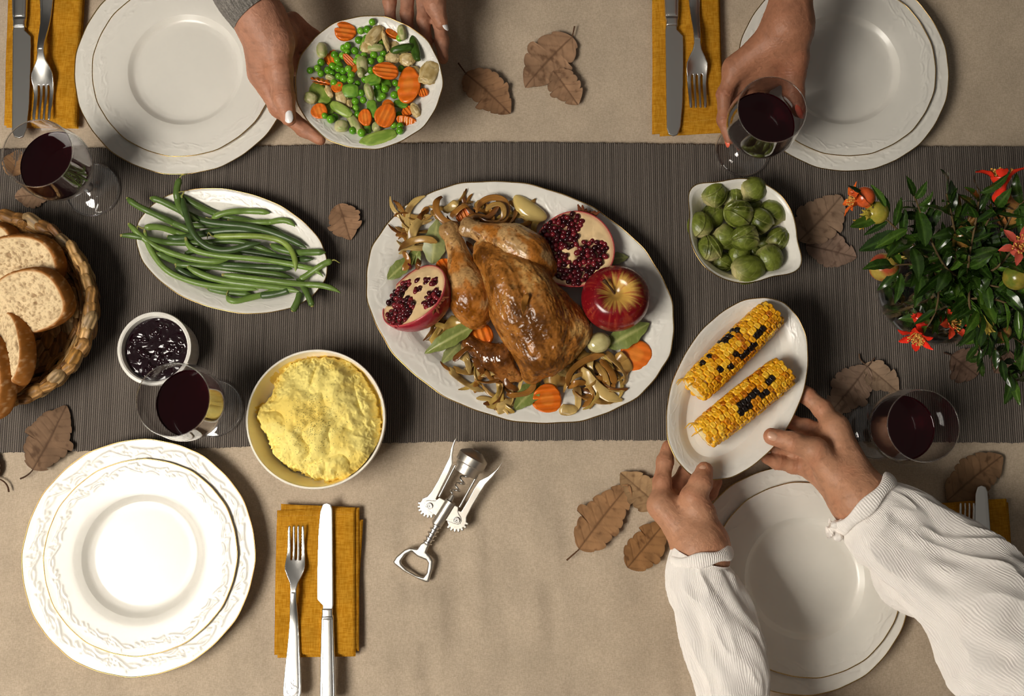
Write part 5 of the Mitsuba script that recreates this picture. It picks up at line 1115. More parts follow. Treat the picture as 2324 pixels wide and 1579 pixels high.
# ---------------------------------------------------------------- chicken platter
pf = floor_fn(PA, PB, PO, PR, plat_prof(0.036, 0.024, 0.005)(PB))
def C1(x, y, z): return P(820 + x / 2.676, 390 + y / 2.676, z)
def S1(r, z=.04): return r / 2.676 * mpp(1180, 680, z)
def roast(build, h, seed, pale, gold, dark, lo, hi, browning, amp=1.0, axis=None):
    F = Field(lo, hi, h, 0.05); build(F); v, f = taubin(*F.mesh(), 4); v, f = subdiv(v, f); v, f = taubin(v, f, 1); n = normals(v, f)
    e = frame(axis if axis is not None else [1, 0, 0], [0, 0, 1]); q = v @ e
    a1 = fb(q * [.45, 1, 1], 52, 4, seed) - .5; a2 = 0.5 - np.abs(fb(q * [.35, 1, 1], 70, 3, seed + 1) - .5) * 3.2; a3 = fb(v, 420, 3, seed + 2) - .5; a4 = .5 - np.abs(fb(q * [.5, 1, 1], 150, 2, seed + 9) - .5) * 3
    v = v + n * (amp * (0.0066 * a1 + 0.0022 * np.clip(a2, -.5, .5) + 0.0014 * a3 + 0.0008 * np.clip(a4, -.5, .5)))[:, None]; n = normals(v, f)
    b = browning(v, n) + 2.3 * (fb(v, 34, 4, seed + 3) - .5) + 1.3 * (fb(q * [.6, 1, 1], 130, 3, seed + 4) - .5)
    c = mixc(lin(pale), lin(gold), sstep(-.1, .45, b)); c = mixc(c, lin(dark), .9 * sstep(.5, 1.15, b))
    c = mixc(c, lin(dark) * .55, .6 * sstep(.62, .74, fb(v, 95, 4, seed + 6)) + .5 * sstep(.70, .78, nz(v, 520, seed + 8)))
    return v, f, c * (.80 + .5 * a3 + .3 * a1 + .22 * np.clip(a4, -.5, .3))[:, None]
ck = thing('roast_chicken', 'golden brown roast chicken in the middle of the oval platter', 'chicken')
AX = C1(1140, 1240, .04) - C1(850, 540, .04); AXN = AX / np.linalg.norm(AX); RB = frame(AX, [.04, .05, 1])
def body(F):
    F.ell(C1(1015, 850, .040), [S1(390), S1(205), .038], RB, .01)
    F.ell(C1(900, 770, .052), [S1(270), S1(120), .033], RB, .020)
    F.ell(C1(1075, 800, .056), [S1(290), S1(120), .031], frame(C1(1180, 1060, .04) - C1(960, 560, .04), [0, 0, 1]), .014)
    F.ell(C1(1215, 900, .034), [S1(190), S1(110), .028], RB, .02)
    F.cap(C1(1085, 1130, .042), C1(1040, 1225, .034), .024, .012, .02)
    F.cap(C1(1290, 960, .030), C1(1225, 1060, .026), .022, .018, .02)
    F.cap(C1(800, 520, .044), C1(745, 460, .036), .015, .010, .012)
    F.cap(C1(800, 520, .040), C1(900, 620, .04), .022, .03, .02)
v, f, c = roast(body, .0022, 11, '#c99c5c', '#a66a2a', '#5c3012', C1(640, 1320, .0) * [1, 1, 0] + [0, 0, .002], C1(1440, 380, .0) * [1, 1, 0] + [0, 0, .115], lambda v, n: .30 + .25 * sstep(.03, .08, v[:, 2]) + .3 * np.exp(-(((v - C1(900, 1000, .05)) / .045) ** 2).sum(1)), axis=AX)
part(ck, 'body', shape_of(v, f, 'roasted', c))
def leg(pts, seed, pale, brown):
    pts = [(C1(x, y, z), r) for x, y, z, r in pts]
    def b(F):
        for (p, r), (q, s) in zip(pts[:-1], pts[1:]): F.cap(p, q, r, s, .012, .02)
        k = pts[0][0]; d = (pts[1][0] - k); d /= np.linalg.norm(d); s = np.cross(d, UP); F.ell(k + s * .005, [.0085] * 3, None, .005); F.ell(k - s * .005, [.008] * 3, None, .005)
    a = np.array([p for p, _ in pts]); ax = a[-1] - a[0]
    return roast(b, .0018, seed, pale, '#b4712a', '#7c4014', a.min(0) - .04, a.max(0) + .04, lambda v, n: brown(((v - a[0]) @ ax) / (ax @ ax)), .55, ax)
for pts, seed, pale, br_ in (([(532, 352, .040, .0095), (575, 455, .041, .0090), (606, 560, .042, .0135), (640, 680, .042, .0225), (664, 775, .041, .0250), (690, 860, .036, .0200)], 21, '#c79a62', lambda t: .02 + .75 * sstep(.62, .85, t)), ([(640, 338, .040, .0095), (735, 372, .042, .0095), (820, 405, .044, .0155), (915, 440, .046, .0240), (1010, 505, .044, .0265), (1080, 590, .036, .0230)], 22, '#c9a06a', lambda t: -.1 + .45 * sstep(.5, 1, t))):
    v, f, c = leg(pts, seed, pale, br_); k0 = C1(*pts[0][:3]); c = mixc(c, lin('#5f4022'), .8 * np.exp(-(np.linalg.norm(v - k0, axis=1) / .013) ** 2))
    part(ck, 'drumstick', shape_of(v, f, 'roasted', c))
def wing(F):
    for a, b, r, s in (((660, 1040, .020), (780, 1130, .024), .011, .012), ((780, 1130, .024), (895, 1270, .018), .012, .006), ((760, 1090, .022), (860, 1110, .028), .010, .016), ((860, 1140, .03), (960, 1250, .022), .010, .006)): F.cap(C1(*a), C1(*b), r, s, .008)
v, f, c = roast(wing, .0018, 31, '#a8703a', '#8a5424', '#4f2a10', C1(600, 1330, 0) * [1, 1, 0] + [0, 0, .002], C1(1000, 1000, 0) * [1, 1, 0] + [0, 0, .06], lambda v, n: .5 + 0 * v[:, 0], .6, AX); part(ck, 'wing', shape_of(v, f, 'wet', c))
def neck(F):
    for a, b, r, s in (((1180, 1100, .024), (1260, 1190, .018), .014, .010), ((1160, 1140, .02), (1200, 1210, .015), .012, .008), ((1340, 930, .03), (1370, 1000, .02), .012, .008)): F.cap(C1(*a), C1(*b), r, s, .008)
v, f, c = roast(neck, .0018, 33, '#8a7444', '#6a4c22', '#3b240f', C1(1100, 1290, 0) * [1, 1, 0] + [0, 0, .002], C1(1450, 860, 0) * [1, 1, 0] + [0, 0, .06], lambda v, n: .4 + 0 * v[:, 0], .8, AX); part(ck, 'neck', shape_of(v, f, 'wet', c))

# bay leaves and other flat leaves
def smooth_leaf(a, b, W, fold, curl, col, vein, seed, n=30, m=9, up=None):
    """Leaf solid from a to b: half width W, gently folded along its midrib."""
    L = np.linalg.norm(b - a); R = frame(b - a, UP if up is None else up); u = np.linspace(0, 1, n); s = np.linspace(-1, 1, m)
    w = W * np.clip(np.sin(PI * u ** .85), 0, 1) ** .8 * (1 - .12 * u)
    X = u[:, None] * L + 0 * s; Y = s[None] * w[:, None] * (1 + .06 * np.sin(u * 26 + seed))[:, None]
    Z = fold * np.abs(s)[None] * w[:, None] + curl * L * (np.sin(PI * u)[:, None]) + .05 * W * np.sin(u * 15 + seed)[:, None] * s[None] - .0003 * np.exp(-(s / .12) ** 2)[None]
    v = np.stack([X, Y, Z], -1) @ R.T + a; nn = R[:, 2]
    q = (u[:, None] * 9 - np.abs(s)[None] * .8) % 1; c = mixc(lin(col) * (.75 + .5 * fb(np.stack([X, Y, 0 * X], -1), 90, 3, seed))[..., None], lin(vein), .8 * np.exp(-(s[None] / .09) ** 2) + .35 * np.exp(-(np.minimum(q, 1 - q) / .06) ** 2))
    g = grid_faces(n, m); V, F = join([(v.reshape(-1, 3), g), ((v - nn * .00035).reshape(-1, 3), g[:, ::-1])])
    return V, F, np.vstack([c.reshape(-1, 3)] * 2)
for i, (a, b, w, za, zb, fo, lab) in enumerate([((430, 560), (462, 285), 150, .020, .028, -.15, 'large bay leaf standing left of the drumstick ends'), ((160, 655), (330, 505), 100, .022, .02, .1, 'bay leaf at the left rim above the pomegranate half'), ((690, 930), (385, 1106), 112, .030, .018, .35, 'folded bay leaf below the left drumstick'),
    ((600, 1040), (488, 1166), 84, .014, .014, .2, 'small bay leaf tucked under the folded one'), ((1085, 1275), (925, 1452), 130, .016, .013, .2, 'bay leaf at the bottom of the platter beside the carrot slice'), ((1490, 1062), (1752, 918), 150, .018, .024, .2, 'bay leaf under the red apple'), ((1480, 535), (1622, 520), 80, .024, .022, .2, 'bay leaf peeping out above the apple'), ((300, 560), (355, 470), 90, .016, .02, .2, 'bay leaf partly hidden among the onions at the upper left')]):
    pa, pb = C1(*a, za), C1(*b, zb); pa[2], pb[2] = max(za, pf(pa) + .002), max(zb, pf(pb) + .002)
    v, f, c = smooth_leaf(pa, pb, S1(w) / 2, fo, .06, '#6f7a3c' if i % 3 else '#7f8450', '#a5a468', i)
    solo('bay_leaf', shape_of(v, f, 'waxy', c), lab, 'leaf', 'bay leaves on the platter')

# pomegranate halves
av, af = ico(2); av2 = av * [1, .8, .8] * (1 + .12 * av[:, :1])
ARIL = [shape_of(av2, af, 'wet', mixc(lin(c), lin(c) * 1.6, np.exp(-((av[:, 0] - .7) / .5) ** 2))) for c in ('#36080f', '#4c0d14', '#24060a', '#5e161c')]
def pom(label, c, z, nrm, R, xdir, clusters, crown, seed):
    t = thing('pomegranate_half', label, 'pomegranate', 'cut pomegranate halves on the platter'); r = np.random.default_rng(seed)
    o = C1(*c, z); X = C1(c[0] + xdir[0], c[1] + xdir[1], z) - o; nrm = np.array(nrm, float); nrm /= np.linalg.norm(nrm); Rm = frame(X - nrm * (X @ nrm), nrm)
    na, nr = 150, 52; a = np.arange(na) * 2 * PI / na; shp = 1 + .03 * np.cos(2 * a + 1) + .02 * np.cos(3 * a + seed)
    loc = []
    for (x, y, rad, k) in clusters:   # to the plane of the cut
        p = C1(x, y, z); d = p - CAM; p = CAM + d * (((o - CAM) @ nrm) / (d @ nrm)); loc.append(((p - o) @ Rm, S1(rad, z), k))
    rows, cols = [], []
    for k in range(nr):
        s = 1 - k / (nr - 1) * .995; p = np.column_stack([R * s * shp * np.cos(a), R * s * shp * np.sin(a), 0 * a]); q = p + seed
        dep = np.zeros(na)
        for (cc_, rad, _) in loc: dep = np.maximum(dep, sstep(rad * 1.15, rad * .7, np.hypot(p[:, 0] - cc_[0], p[:, 1] - cc_[1]) + .004 * (fb(q, 130, 2, seed) - .5)))
        dep = dep * sstep(1, .93, np.full(na, s)); p[:, 2] = -.0045 * dep + .0016 * (fb(q, 90, 3, seed + 1) - .5) + .0012 * sstep(.93, 1, s) * 0
        col = mixc(lin('#dcbd8e') * (.8 + .4 * fb(q, 70, 3, seed + 2))[:, None], lin('#9a5a48'), .55 * dep); col = mixc(col, lin('#c58a70'), .8 * sstep(.88, .97, np.full(na, s))); rows.append(p); cols.append(col)
    v = np.vstack(rows) @ Rm.T + o; f = grid_faces(nr, na, wrap_m=True)
    if normals(v, f)[na * 20:na * 21] .mean(0) @ nrm < 0: f = f[:, ::-1]
    part(t, 'flesh', shape_of(v, f, 'satin', np.vstack(cols)), 'cream cut face')
    ph = np.r_[-.10, -.05, np.linspace(.01, PI / 2, 34)]; rows = []
    for k, pz in enumerate(ph):
        s = (math.cos(pz) ** .8 if pz > 0 else 1.0) * (1.0 if k > 1 else (.965 if k == 0 else .992)); rows.append(np.column_stack([R * s * shp * np.cos(a) * 1.012, R * s * shp * np.sin(a) * 1.012, np.full(na, -.82 * R * math.sin(pz) if pz > 0 else [.0006, .0010][k])]))
    v = np.vstack(rows); f = grid_faces(len(rows), na, wrap_m=True)
    cc_ = lin('#8e1328') * (.6 + .8 * fb(v, 45, 4, seed + 3))[:, None]; cc_ = mixc(cc_, lin('#b8485a'), .7 * np.repeat([1, 1, 1] + [0] * (len(rows) - 3), na)); cc_ = mixc(cc_, lin('#b05a3c'), .5 * sstep(.6, .75, fb(v, 30, 3, seed + 5)))
    v = v @ Rm.T + o
    g = trimesh.Trimesh(v, np.vstack([f[:, [0, 1, 2]], f[:, [0, 2, 3]]]), process=False)
    if (g.vertex_normals[na * 20] @ (v[na * 20] - o)) < 0: f = f[:, ::-1]
    part(t, 'rind', shape_of(v, f, 'glossy', cc_), 'red rind')
    pts = []
    for (cc2, rad, n) in loc:
        tries = 0; mine = 0
        while mine < n and tries < 900:
            tries += 1; q, w = rad * .98 * math.sqrt(r.random()), r.random() * 6.283; p = np.array([cc2[0] + q * math.cos(w), cc2[1] + q * math.sin(w)])
            if np.hypot(*p) < R * .93 and all(np.hypot(*(p - k)) > .0050 for k in pts): pts.append(p); mine += 1
    for p in pts:
        w = r.random() * 6.28; Ra = Rm @ frame([math.cos(w), math.sin(w), .5 * r.normal()], [0, 0, 1]); part(t, 'aril', moved(ARIL[r.integers(4)], M4(Ra, o + Rm @ np.array([p[0], p[1], -.0008 + .0010 * r.normal()]), .0040 * (.85 + .3 * r.random()))))
    k = o + Rm @ np.array([R * math.cos(crown) * 1.02, R * math.sin(crown) * 1.02, -.004]); od = Rm @ np.array([math.cos(crown), math.sin(crown), 0]); sp = []
    for i in range(6):
        w = (i - 2.5) * .011 * .32; d = Rm @ np.array([-math.sin(crown), math.cos(crown), 0]); base = k + d * w * 1.1 - od * .004; sp.append(tube(np.array([base, base + od * .005 + nrm * .001, base + od * (.009 + .003 * r.random()) + d * w * .6 + nrm * .003 * r.normal()]), [.0034, .0030, .0008], 8, sy=.5))
    part(t, 'crown', shape_of(*join(sp), 'matte', lin('#6e3a22')), 'dry brown crown')
pom('cut pomegranate half at the left of the platter, crimson rind showing', (322, 752), .046, (-.54, .46, .70), .0475, (190, -85), [(235, 850, 108, 40), (205, 758, 70, 14), (262, 690, 44, 8), (340, 650, 18, 1), (345, 705, 32, 4), (425, 770, 64, 16), (440, 665, 30, 4), (395, 660, 24, 3), (130, 800, 30, 4), (490, 770, 16, 1)], math.radians(-62), 41)
pom('cut pomegranate half at the upper right of the chicken, above the apple', (1292, 470), .044, (-.02, .02, 1), .0500, (150, -150), [(1250, 310, 92, 30), (1160, 330, 70, 18), (1260, 400, 66, 14), (1150, 430, 76, 20), (1200, 540, 60, 14), (1395, 500, 92, 30), (1330, 600, 76, 22), (1450, 460, 46, 10), (1215, 600, 50, 8), (1290, 640, 46, 8)], math.radians(25), 42)
for i, (x, y, z, lab) in enumerate([(512, 1205, .013, 'loose pomegranate seed on the platter below the chicken wing'), (287, 566, .022, 'loose pomegranate seed above the left pomegranate half')]): solo('pomegranate_seed', moved(ARIL[1], M4(frame([.3, -1, 0], UP), C1(x, y, z), .0052)), lab, 'seed')

# apple
def apple():
    n, m = 160, 200; t = np.linspace(0, PI, n)[:, None]; a = (np.arange(m) * 2 * PI / m)[None]
    r = .5 * (1 - np.cos(t)) ; rad = np.sin(t) ** .92 * (1.0 - .10 * np.cos(t) * -1 * .6) ; z = .90 * np.cos(t) - .40 * np.exp(-(t / .34) ** 2) + .26 * np.exp(-((PI - t) / .3) ** 2)
    lob = 1 + .018 * np.cos(5 * a) * sstep(1.2, PI, t) + .012 * np.cos(2 * a + 1)
    v = np.stack([rad * lob * np.cos(a), rad * lob * np.sin(a), z + 0 * a], -1); p = v.reshape(-1, 3)
    st = fb(np.stack([a * 9 + 0 * t, t * .8 + 0 * a, 0 * a + 0 * t], -1).reshape(-1, 3), 1.0, 3, 3) ; T_ = np.repeat(t, m, 1).reshape(-1)
    red = lin('#6e0d15') * (.7 + .7 * st)[:, None]; yel = lin('#c9a04e'); A_ = np.tile(a[0], n)
    k = sstep(.64, .12, T_ + .9 * (st - .5) + .22 * np.cos(A_ - 2.6)); c = mixc(red, yel, .92 * k); c = mixc(c, lin('#b0552a'), .45 * sstep(.55, .75, st) * sstep(1.7, .6, T_))
    c = mixc(c, lin('#8a6a2e'), .8 * sstep(.24, .10, T_)); c = mixc(c, lin('#c98a62'), .5 * sstep(.87, .89, nz(p, 34, 9)) * (T_ > .4))
    return p, grid_faces(n, m, wrap_m=True), c
v, f, c = apple(); g = trimesh.Trimesh(v, np.vstack([f[:, [0, 1, 2]], f[:, [0, 2, 3]]]), process=False); f = f[:, ::-1] if g.volume < 0 else f
ap = thing('apple', 'shiny red apple with yellow streaks at the right of the platter', 'apple'); AO = C1(1543, 772, .048); AR = .0418
m = M4(frame([1, .1, .10], [-.16, .10, 1]) @ Rz(.5), AO, AR); part(ap, 'body', moved(shape_of(v, f, 'glossy', c), m))
b0 = (m @ np.array([0, 0, .40, 1]))[:3]; sp = spline(np.array([b0, b0 + [-.005, .005, .010], b0 + [-.016, .015, .020]]), 12); part(ap, 'stem', shape_of(*tube(sp, np.r_[np.linspace(.0014, .0015, 9), .0019, .0024, .0022], 9), 'matte', lin('#4c3520')), 'woody stem')

# carrots: crinkle cut slices
def carrot(seed, ridges, cut=0):
    n = 40; g_ = np.linspace(-1, 1, n); X, Y = np.meshgrid(g_, g_, indexing='ij'); sq = np.maximum(np.abs(X), np.abs(Y)); k = sq / np.maximum(np.hypot(X, Y), 1e-9); x, y = X * k, Y * k
    w = 1 + .04 * np.cos(np.arctan2(y, x) * 3 + seed) + (-.45 * np.exp(-((np.abs((np.arctan2(y, x) - cut + PI) % (2 * PI) - PI)) / .16) ** 2) if cut else 0); x, y = x * w, y * w
    e = sstep(1, .90, sq); zt = .20 * e ** .5 * .6 + .10 + .050 * ridges * np.sin(x * 13 + .3 * np.sin(y * 2)) * e; p = np.stack([x, y, zt], -1); b = np.stack([x, y, -zt * .8], -1)
    c = mixc(lin('#d5691a') * (.85 + .3 * fb(p, 4, 3, seed))[..., None], lin('#e0913a'), .45 * sstep(.55, .35, sq) ); c = mixc(c, lin('#a84a10'), .5 * (.5 - .5 * np.sin(x * 13 + .3 * np.sin(y * 2))) * ridges * e)
    gf = grid_faces(n, n); V, F = join([(p.reshape(-1, 3), gf), (b.reshape(-1, 3), gf[:, ::-1])]); g = trimesh.Trimesh(V, F, process=False)
    if g.volume < 0: F = F[:, ::-1]
    return shape_of(V, F, 'glossy', np.vstack([c.reshape(-1, 3)] * 2))
CAR = [carrot(1, 1), carrot(2, 1), carrot(3, .35), carrot(4, 1, 1.2)]
for i, (x, y, z, r, nrm, a, lab) in enumerate([(512, 588, .026, 66, (.2, .3, 1), .5, 'crinkle cut carrot slice behind the left pomegranate half'), (722, 990, .020, 80, (.1, .2, 1), .3, 'dark cooked carrot slice under the left drumstick'), (1668, 1112, .017, 98, (-.1, .1, 1), 1.2, 'bright orange carrot slice beside the bay leaf at the right'), (1128, 1380, .020, 92, (.05, -.15, 1), 1.65, 'crinkle cut carrot slice at the bottom of the platter'), (620, 262, .020, 50, (.1, -.2, 1), .4, 'small carrot piece among the onions at the top')]):
    solo('carrot_slice', moved(CAR[i % 3 if i != 2 else 2], M4(frame([math.cos(a), math.sin(a), 0], nrm), C1(x, y, z), (S1(r), S1(r), .018))), lab, 'carrot', 'carrot slices on the platter')
v, f = ico(4); solo('garlic_clove', shape_of(v * [S1(74), S1(62), .010] * (1 + .05 * (fb(v, 2, 2, 3)[:, None] - .5)) @ Rz(.3).T + C1(1442, 1036, .028), f, 'wet', mixc(lin('#cfc593'), lin('#a39a5e'), fb(v, 2.5, 3, 5))), 'glossy pale garlic clove next to the apple', 'garlic')

# onions
PAL = {'c': '#8f6028', 'p': '#b3965a', 'b': '#653c16', 't': '#9c783e', 'y': '#ad8f48'}
ON = [('c', 42, .034, [(490, 150), (455, 200), (478, 275), (560, 320), (650, 312), (695, 288)], 'large hooked onion strip above the drumsticks'), ('c', 34, .030, [(700, 250), (730, 190), (800, 160), (870, 180), (885, 250), (840, 310), (770, 310), (715, 275)]), ('b', 30, .026, [(720, 300), (790, 260), (830, 200), (810, 150)]), ('t', 30, .034, [(760, 240), (800, 200), (850, 205), (865, 260), (830, 295)]), ('c', 28, .024, [(860, 330), (930, 280), (935, 220)]), ('c', 26, .022, [(880, 330), (970, 330), (1055, 282)]), ('b', 26, .020, [(930, 230), (1000, 240), (1040, 290), (1060, 340)]), ('t', 30, .020, [(980, 210), (1010, 270), (990, 330)]),
 ('p', 44, .026, [(500, 245), (545, 215), (592, 178)]), ('c', 40, .030, [(545, 275), (600, 225), (668, 200)]), ('t', 40, .024, [(690, 215), (715, 200), (730, 225)]), ('p', 52, .024, [(305, 460), (312, 380), (350, 310), (415, 262)]), ('b', 30, .026, [(345, 300), (380, 255), (410, 232)]), ('t', 44, .030, [(460, 430), (370, 412), (290, 430), (228, 482)], 'brown tipped onion strip lying across at the left'), ('c', 38, .022, [(250, 490), (280, 530), (250, 610)]), ('p', 36, .018, [(250, 330), (280, 340), (300, 360)]), ('c', 34, .016, [(215, 400), (260, 395), (290, 440)]), ('t', 34, .020, [(420, 250), (450, 260), (470, 300)]), ('b', 30, .02, [(330, 590), (350, 560), (345, 520)]), ('y', 60, .016, [(435, 1045), (470, 985), (520, 925)]), ('y', 84, .022, [(520, 985), (560, 930), (600, 880)]),
 ('p', 40, .022, [(612, 1045), (640, 1130), (662, 1235)], 'pale onion sliver standing below the left drumstick'), ('p', 42, .014, [(535, 1190), (600, 1260), (745, 1335)]), ('c', 44, .020, [(690, 1250), (760, 1280), (850, 1235)]), ('y', 60, .018, [(760, 1425), (840, 1370), (845, 1280)]), ('p', 64, .014, [(815, 1440), (870, 1430), (915, 1380)]), ('c', 34, .024, [(880, 1350), (960, 1355), (1040, 1310), (1045, 1260)]), ('b', 36, .022, [(860, 1240), (900, 1300), (960, 1320)]), ('b', 38, .026, [(560, 1150), (620, 1090), (700, 1050)]), ('t', 36, .018, [(560, 1180), (640, 1220), (700, 1200)]), ('c', 30, .014, [(870, 1290), (900, 1340), (990, 1340)]),
 ('t', 110, .014, [(1120, 1290), (1190, 1250), (1270, 1250)]), ('c', 42, .026, [(1255, 1300), (1265, 1230), (1350, 1150), (1478, 1110)], 'curved onion strip below the garlic clove'), ('p', 74, .022, [(1340, 1190), (1410, 1290), (1480, 1350), (1582, 1388)], 'broad pale onion strip at the lower right of the platter'), ('t', 40, .020, [(1490, 1090), (1560, 1170), (1605, 1260), (1570, 1300)]), ('c', 40, .024, [(1450, 1140), (1510, 1210), (1540, 1300)]), ('t', 40, .018, [(1420, 1150), (1480, 1260), (1500, 1330)]), ('p', 44, .018, [(1300, 1290), (1316, 1380), (1305, 1455)]), ('c', 40, .018, [(1370, 1290), (1392, 1360), (1340, 1430)]), ('p', 60, .012, [(1200, 1440), (1250, 1450), (1310, 1430)]), ('t', 44, .012, [(1400, 1380), (1450, 1400), (1530, 1400)]), ('t', 70, .014, [(1310, 1060), (1340, 1120), (1420, 1140)]), ('c', 60, .012, [(1300, 1330), (1350, 1370), (1410, 1340)]), ('b', 30, .03, [(640, 420), (680, 480), (740, 560)]), ('b', 34, .022, [(700, 520), (760, 600), (780, 560)]), ('t', 90, .016, [(1540, 1120), (1580, 1160), (1600, 1230)]), ('c', 36, .060 + .03, [(1010, 740), (990, 800), (985, 865)], 'brown onion sliver stuck on top of the chicken breast')]
def onion_zone(x, y):
    if y < 400 and x > 600: return 'above the drumsticks at the top of the platter'
    if x <= 650 and y < 800: return 'at the upper left of the platter by the bay leaves'
    if y < 1060 and x < 700: return 'just below the left pomegranate half'
    if x < 1080: return 'below the chicken wing at the lower left'
    return 'at the lower right between the carrot slices'
fr = np.random.default_rng(400)
for zx, zy, sx, sy_, n_ in ((700, 270, 150, 60, 9), (950, 290, 110, 60, 7), (330, 370, 80, 110, 11), (480, 960, 50, 60, 4), (720, 1210, 130, 60, 10), (880, 1370, 90, 50, 6), (1400, 1250, 130, 100, 16), (1230, 1330, 90, 60, 6), (1540, 1200, 40, 70, 4)):
    for k in range(int(n_ * 1.35)):
        a0, R_, sp_ = fr.random() * 6.28, 80 + 90 * fr.random(), 1.0 + 1.2 * fr.random(); x0, y0 = zx + sx * (2 * fr.random() - 1), zy + sy_ * (2 * fr.random() - 1)
        if min(math.hypot(x0 - 1128, y0 - 1380), math.hypot(x0 - 1668, y0 - 1112)) < 165: continue
        ON.append(('cptby'[fr.integers(5)] if fr.random() < .75 else 'c', 20 + 18 * fr.random(), .009 + .013 * fr.random(), [(x0 + R_ * (math.cos(a0 + q) - math.cos(a0 + sp_ / 2)), y0 + R_ * .9 * (math.sin(a0 + q) - math.sin(a0 + sp_ / 2))) for q in np.linspace(0, sp_, 5)]))
for i, o in enumerate(ON):
    col, w, z, pts = o[:4]; r = np.random.default_rng(900 + i); n = 40
    c = spline(np.array([C1(x, y, z) for x, y in pts]), n); c[:, 2] += .004 * np.sin(np.linspace(0, PI, n)) + .002 * np.sin(np.linspace(0, 7, n) + i); c[:, 2] = np.maximum(c[:, 2], pf(c) + .003)
    t = np.linspace(0, 1, n); rad = S1(w * (1.0 if len(o) > 4 else 1.15)) / 2 * np.clip(np.minimum(.35 + t * 5, .25 + (1 - t) * 4), 0, 1)
    v, f = tube(c, rad, 14, sy=.22, twist=.5 * np.sin(t * 3 + i) + r.normal() * .3)
    q = np.column_stack([np.r_[np.repeat(t, 14), 0, 1] * 2, np.r_[np.tile(np.arange(14), n), 0, 0] * .9, np.zeros(n * 14 + 2)]); base = lin(PAL[col])
    cc = mixc(base * (.6 + .8 * fb(q, 1.6, 3, i))[:, None], lin('#56300f'), .8 * sstep(.50, .75, fb(v, 60, 3, i)) + .6 * np.exp(-((np.r_[np.repeat(t, 14), 0, 1] - (i % 2)) / .10) ** 2) * (col != 'p'))
    solo('onion_strip', shape_of(v, f, 'glossy', cc), o[4] if len(o) > 4 else 'soft browned onion strip ' + onion_zone(*np.mean(pts, 0)), 'onion', 'onion strips round the chicken')
v, f = ico(4); v = v * [S1(125), S1(58), .007]; v[:, 1] += 6 * v[:, 0] ** 2
solo('onion_wedge', shape_of(v @ Rz(-.62).T + C1(1015, 232, .024), f, 'wet', lin('#c4ab68') * (.85 + .3 * fb(v, 60, 2, 1))[:, None]), 'pale onion wedge at the top rim of the platter', 'onion')
# ---------------------------------------------------------------- vegetable plate
def C2(x, y, z): return P(640 + x / 4.385, y / 4.385, z)
def S2(r): return r / 4.385 * mpp(838, 190, .07)
vf = floor_fn(VA, VB, VO, VR, plat_prof(0.026, 0.026, 0.0055)(VB))
ZF = ZV + .0058
v, f = ico(3); PEA = [shape_of(v * (1 + .02 * (fb(v, 3, 2, i)[:, None] - .5)), f, 'glossy', mixc(lin(a), lin(b), fb(v, 1.5, 2, i))) for i, (a, b) in enumerate([('#4f8a16', '#6aa324'), ('#437a12', '#5b951e'), ('#5f9a22', '#83b53c')])]
PEAS = [(915, 270), (860, 325), (795, 340), (762, 400), (655, 455), (727, 505), (615, 478), (650, 520), (525, 545), (603, 555), (552, 600), (765, 575), (815, 555), (915, 548), (1010, 532), (985, 590), (885, 610), (980, 430), (1180, 415), (398, 640), (300, 740), (365, 705), (392, 740), (460, 700), (505, 660), (562, 680), (610, 705), (662, 685), (500, 730), (562, 760), (615, 785), (690, 745), (685, 800), (755, 830), (520, 825), (575, 650), (1185, 685), (885, 700), (1028, 885), (1163, 885), (1008, 955), (1118, 945), (1190, 968), (1130, 825), (950, 860), (790, 925), (810, 995), (730, 1008), (735, 1075), (755, 1140), (530, 1170), (498, 1210), (440, 1180), (1160, 1140), (1115, 1260), (1187, 1285), (1187, 1340), (715, 1320), (805, 1345), (825, 790), (585, 870), (735, 610), (1060, 1180), (960, 1200)]
r = np.random.default_rng(61); hill = lambda x, y: .012 * math.exp(-(((x - 850) / 420) ** 2 + ((y - 760) / 420) ** 2))
for x, y in PEAS:
    R_ = S2(37 + 4 * r.normal() * .6); z = ZF + R_ + hill(x, y) * (.7 + .5 * r.random()); p = C2(x, y, z); p[2] = max(z, vf(p) + R_)
    solo('pea', moved(PEA[r.integers(3)], M4(frame([r.normal(), r.normal(), r.normal()], UP), p, R_)), 'round green pea ' + ('near the upper rim' if y < 480 else 'near the lower rim' if y > 1100 else 'in the left third' if x < 590 else 'in the right third' if x > 940 else 'in the middle') + ' of the vegetable plate', 'pea', 'peas on the vegetable plate')
CAR2 = CAR + [carrot(5, .8), carrot(6, .2)]
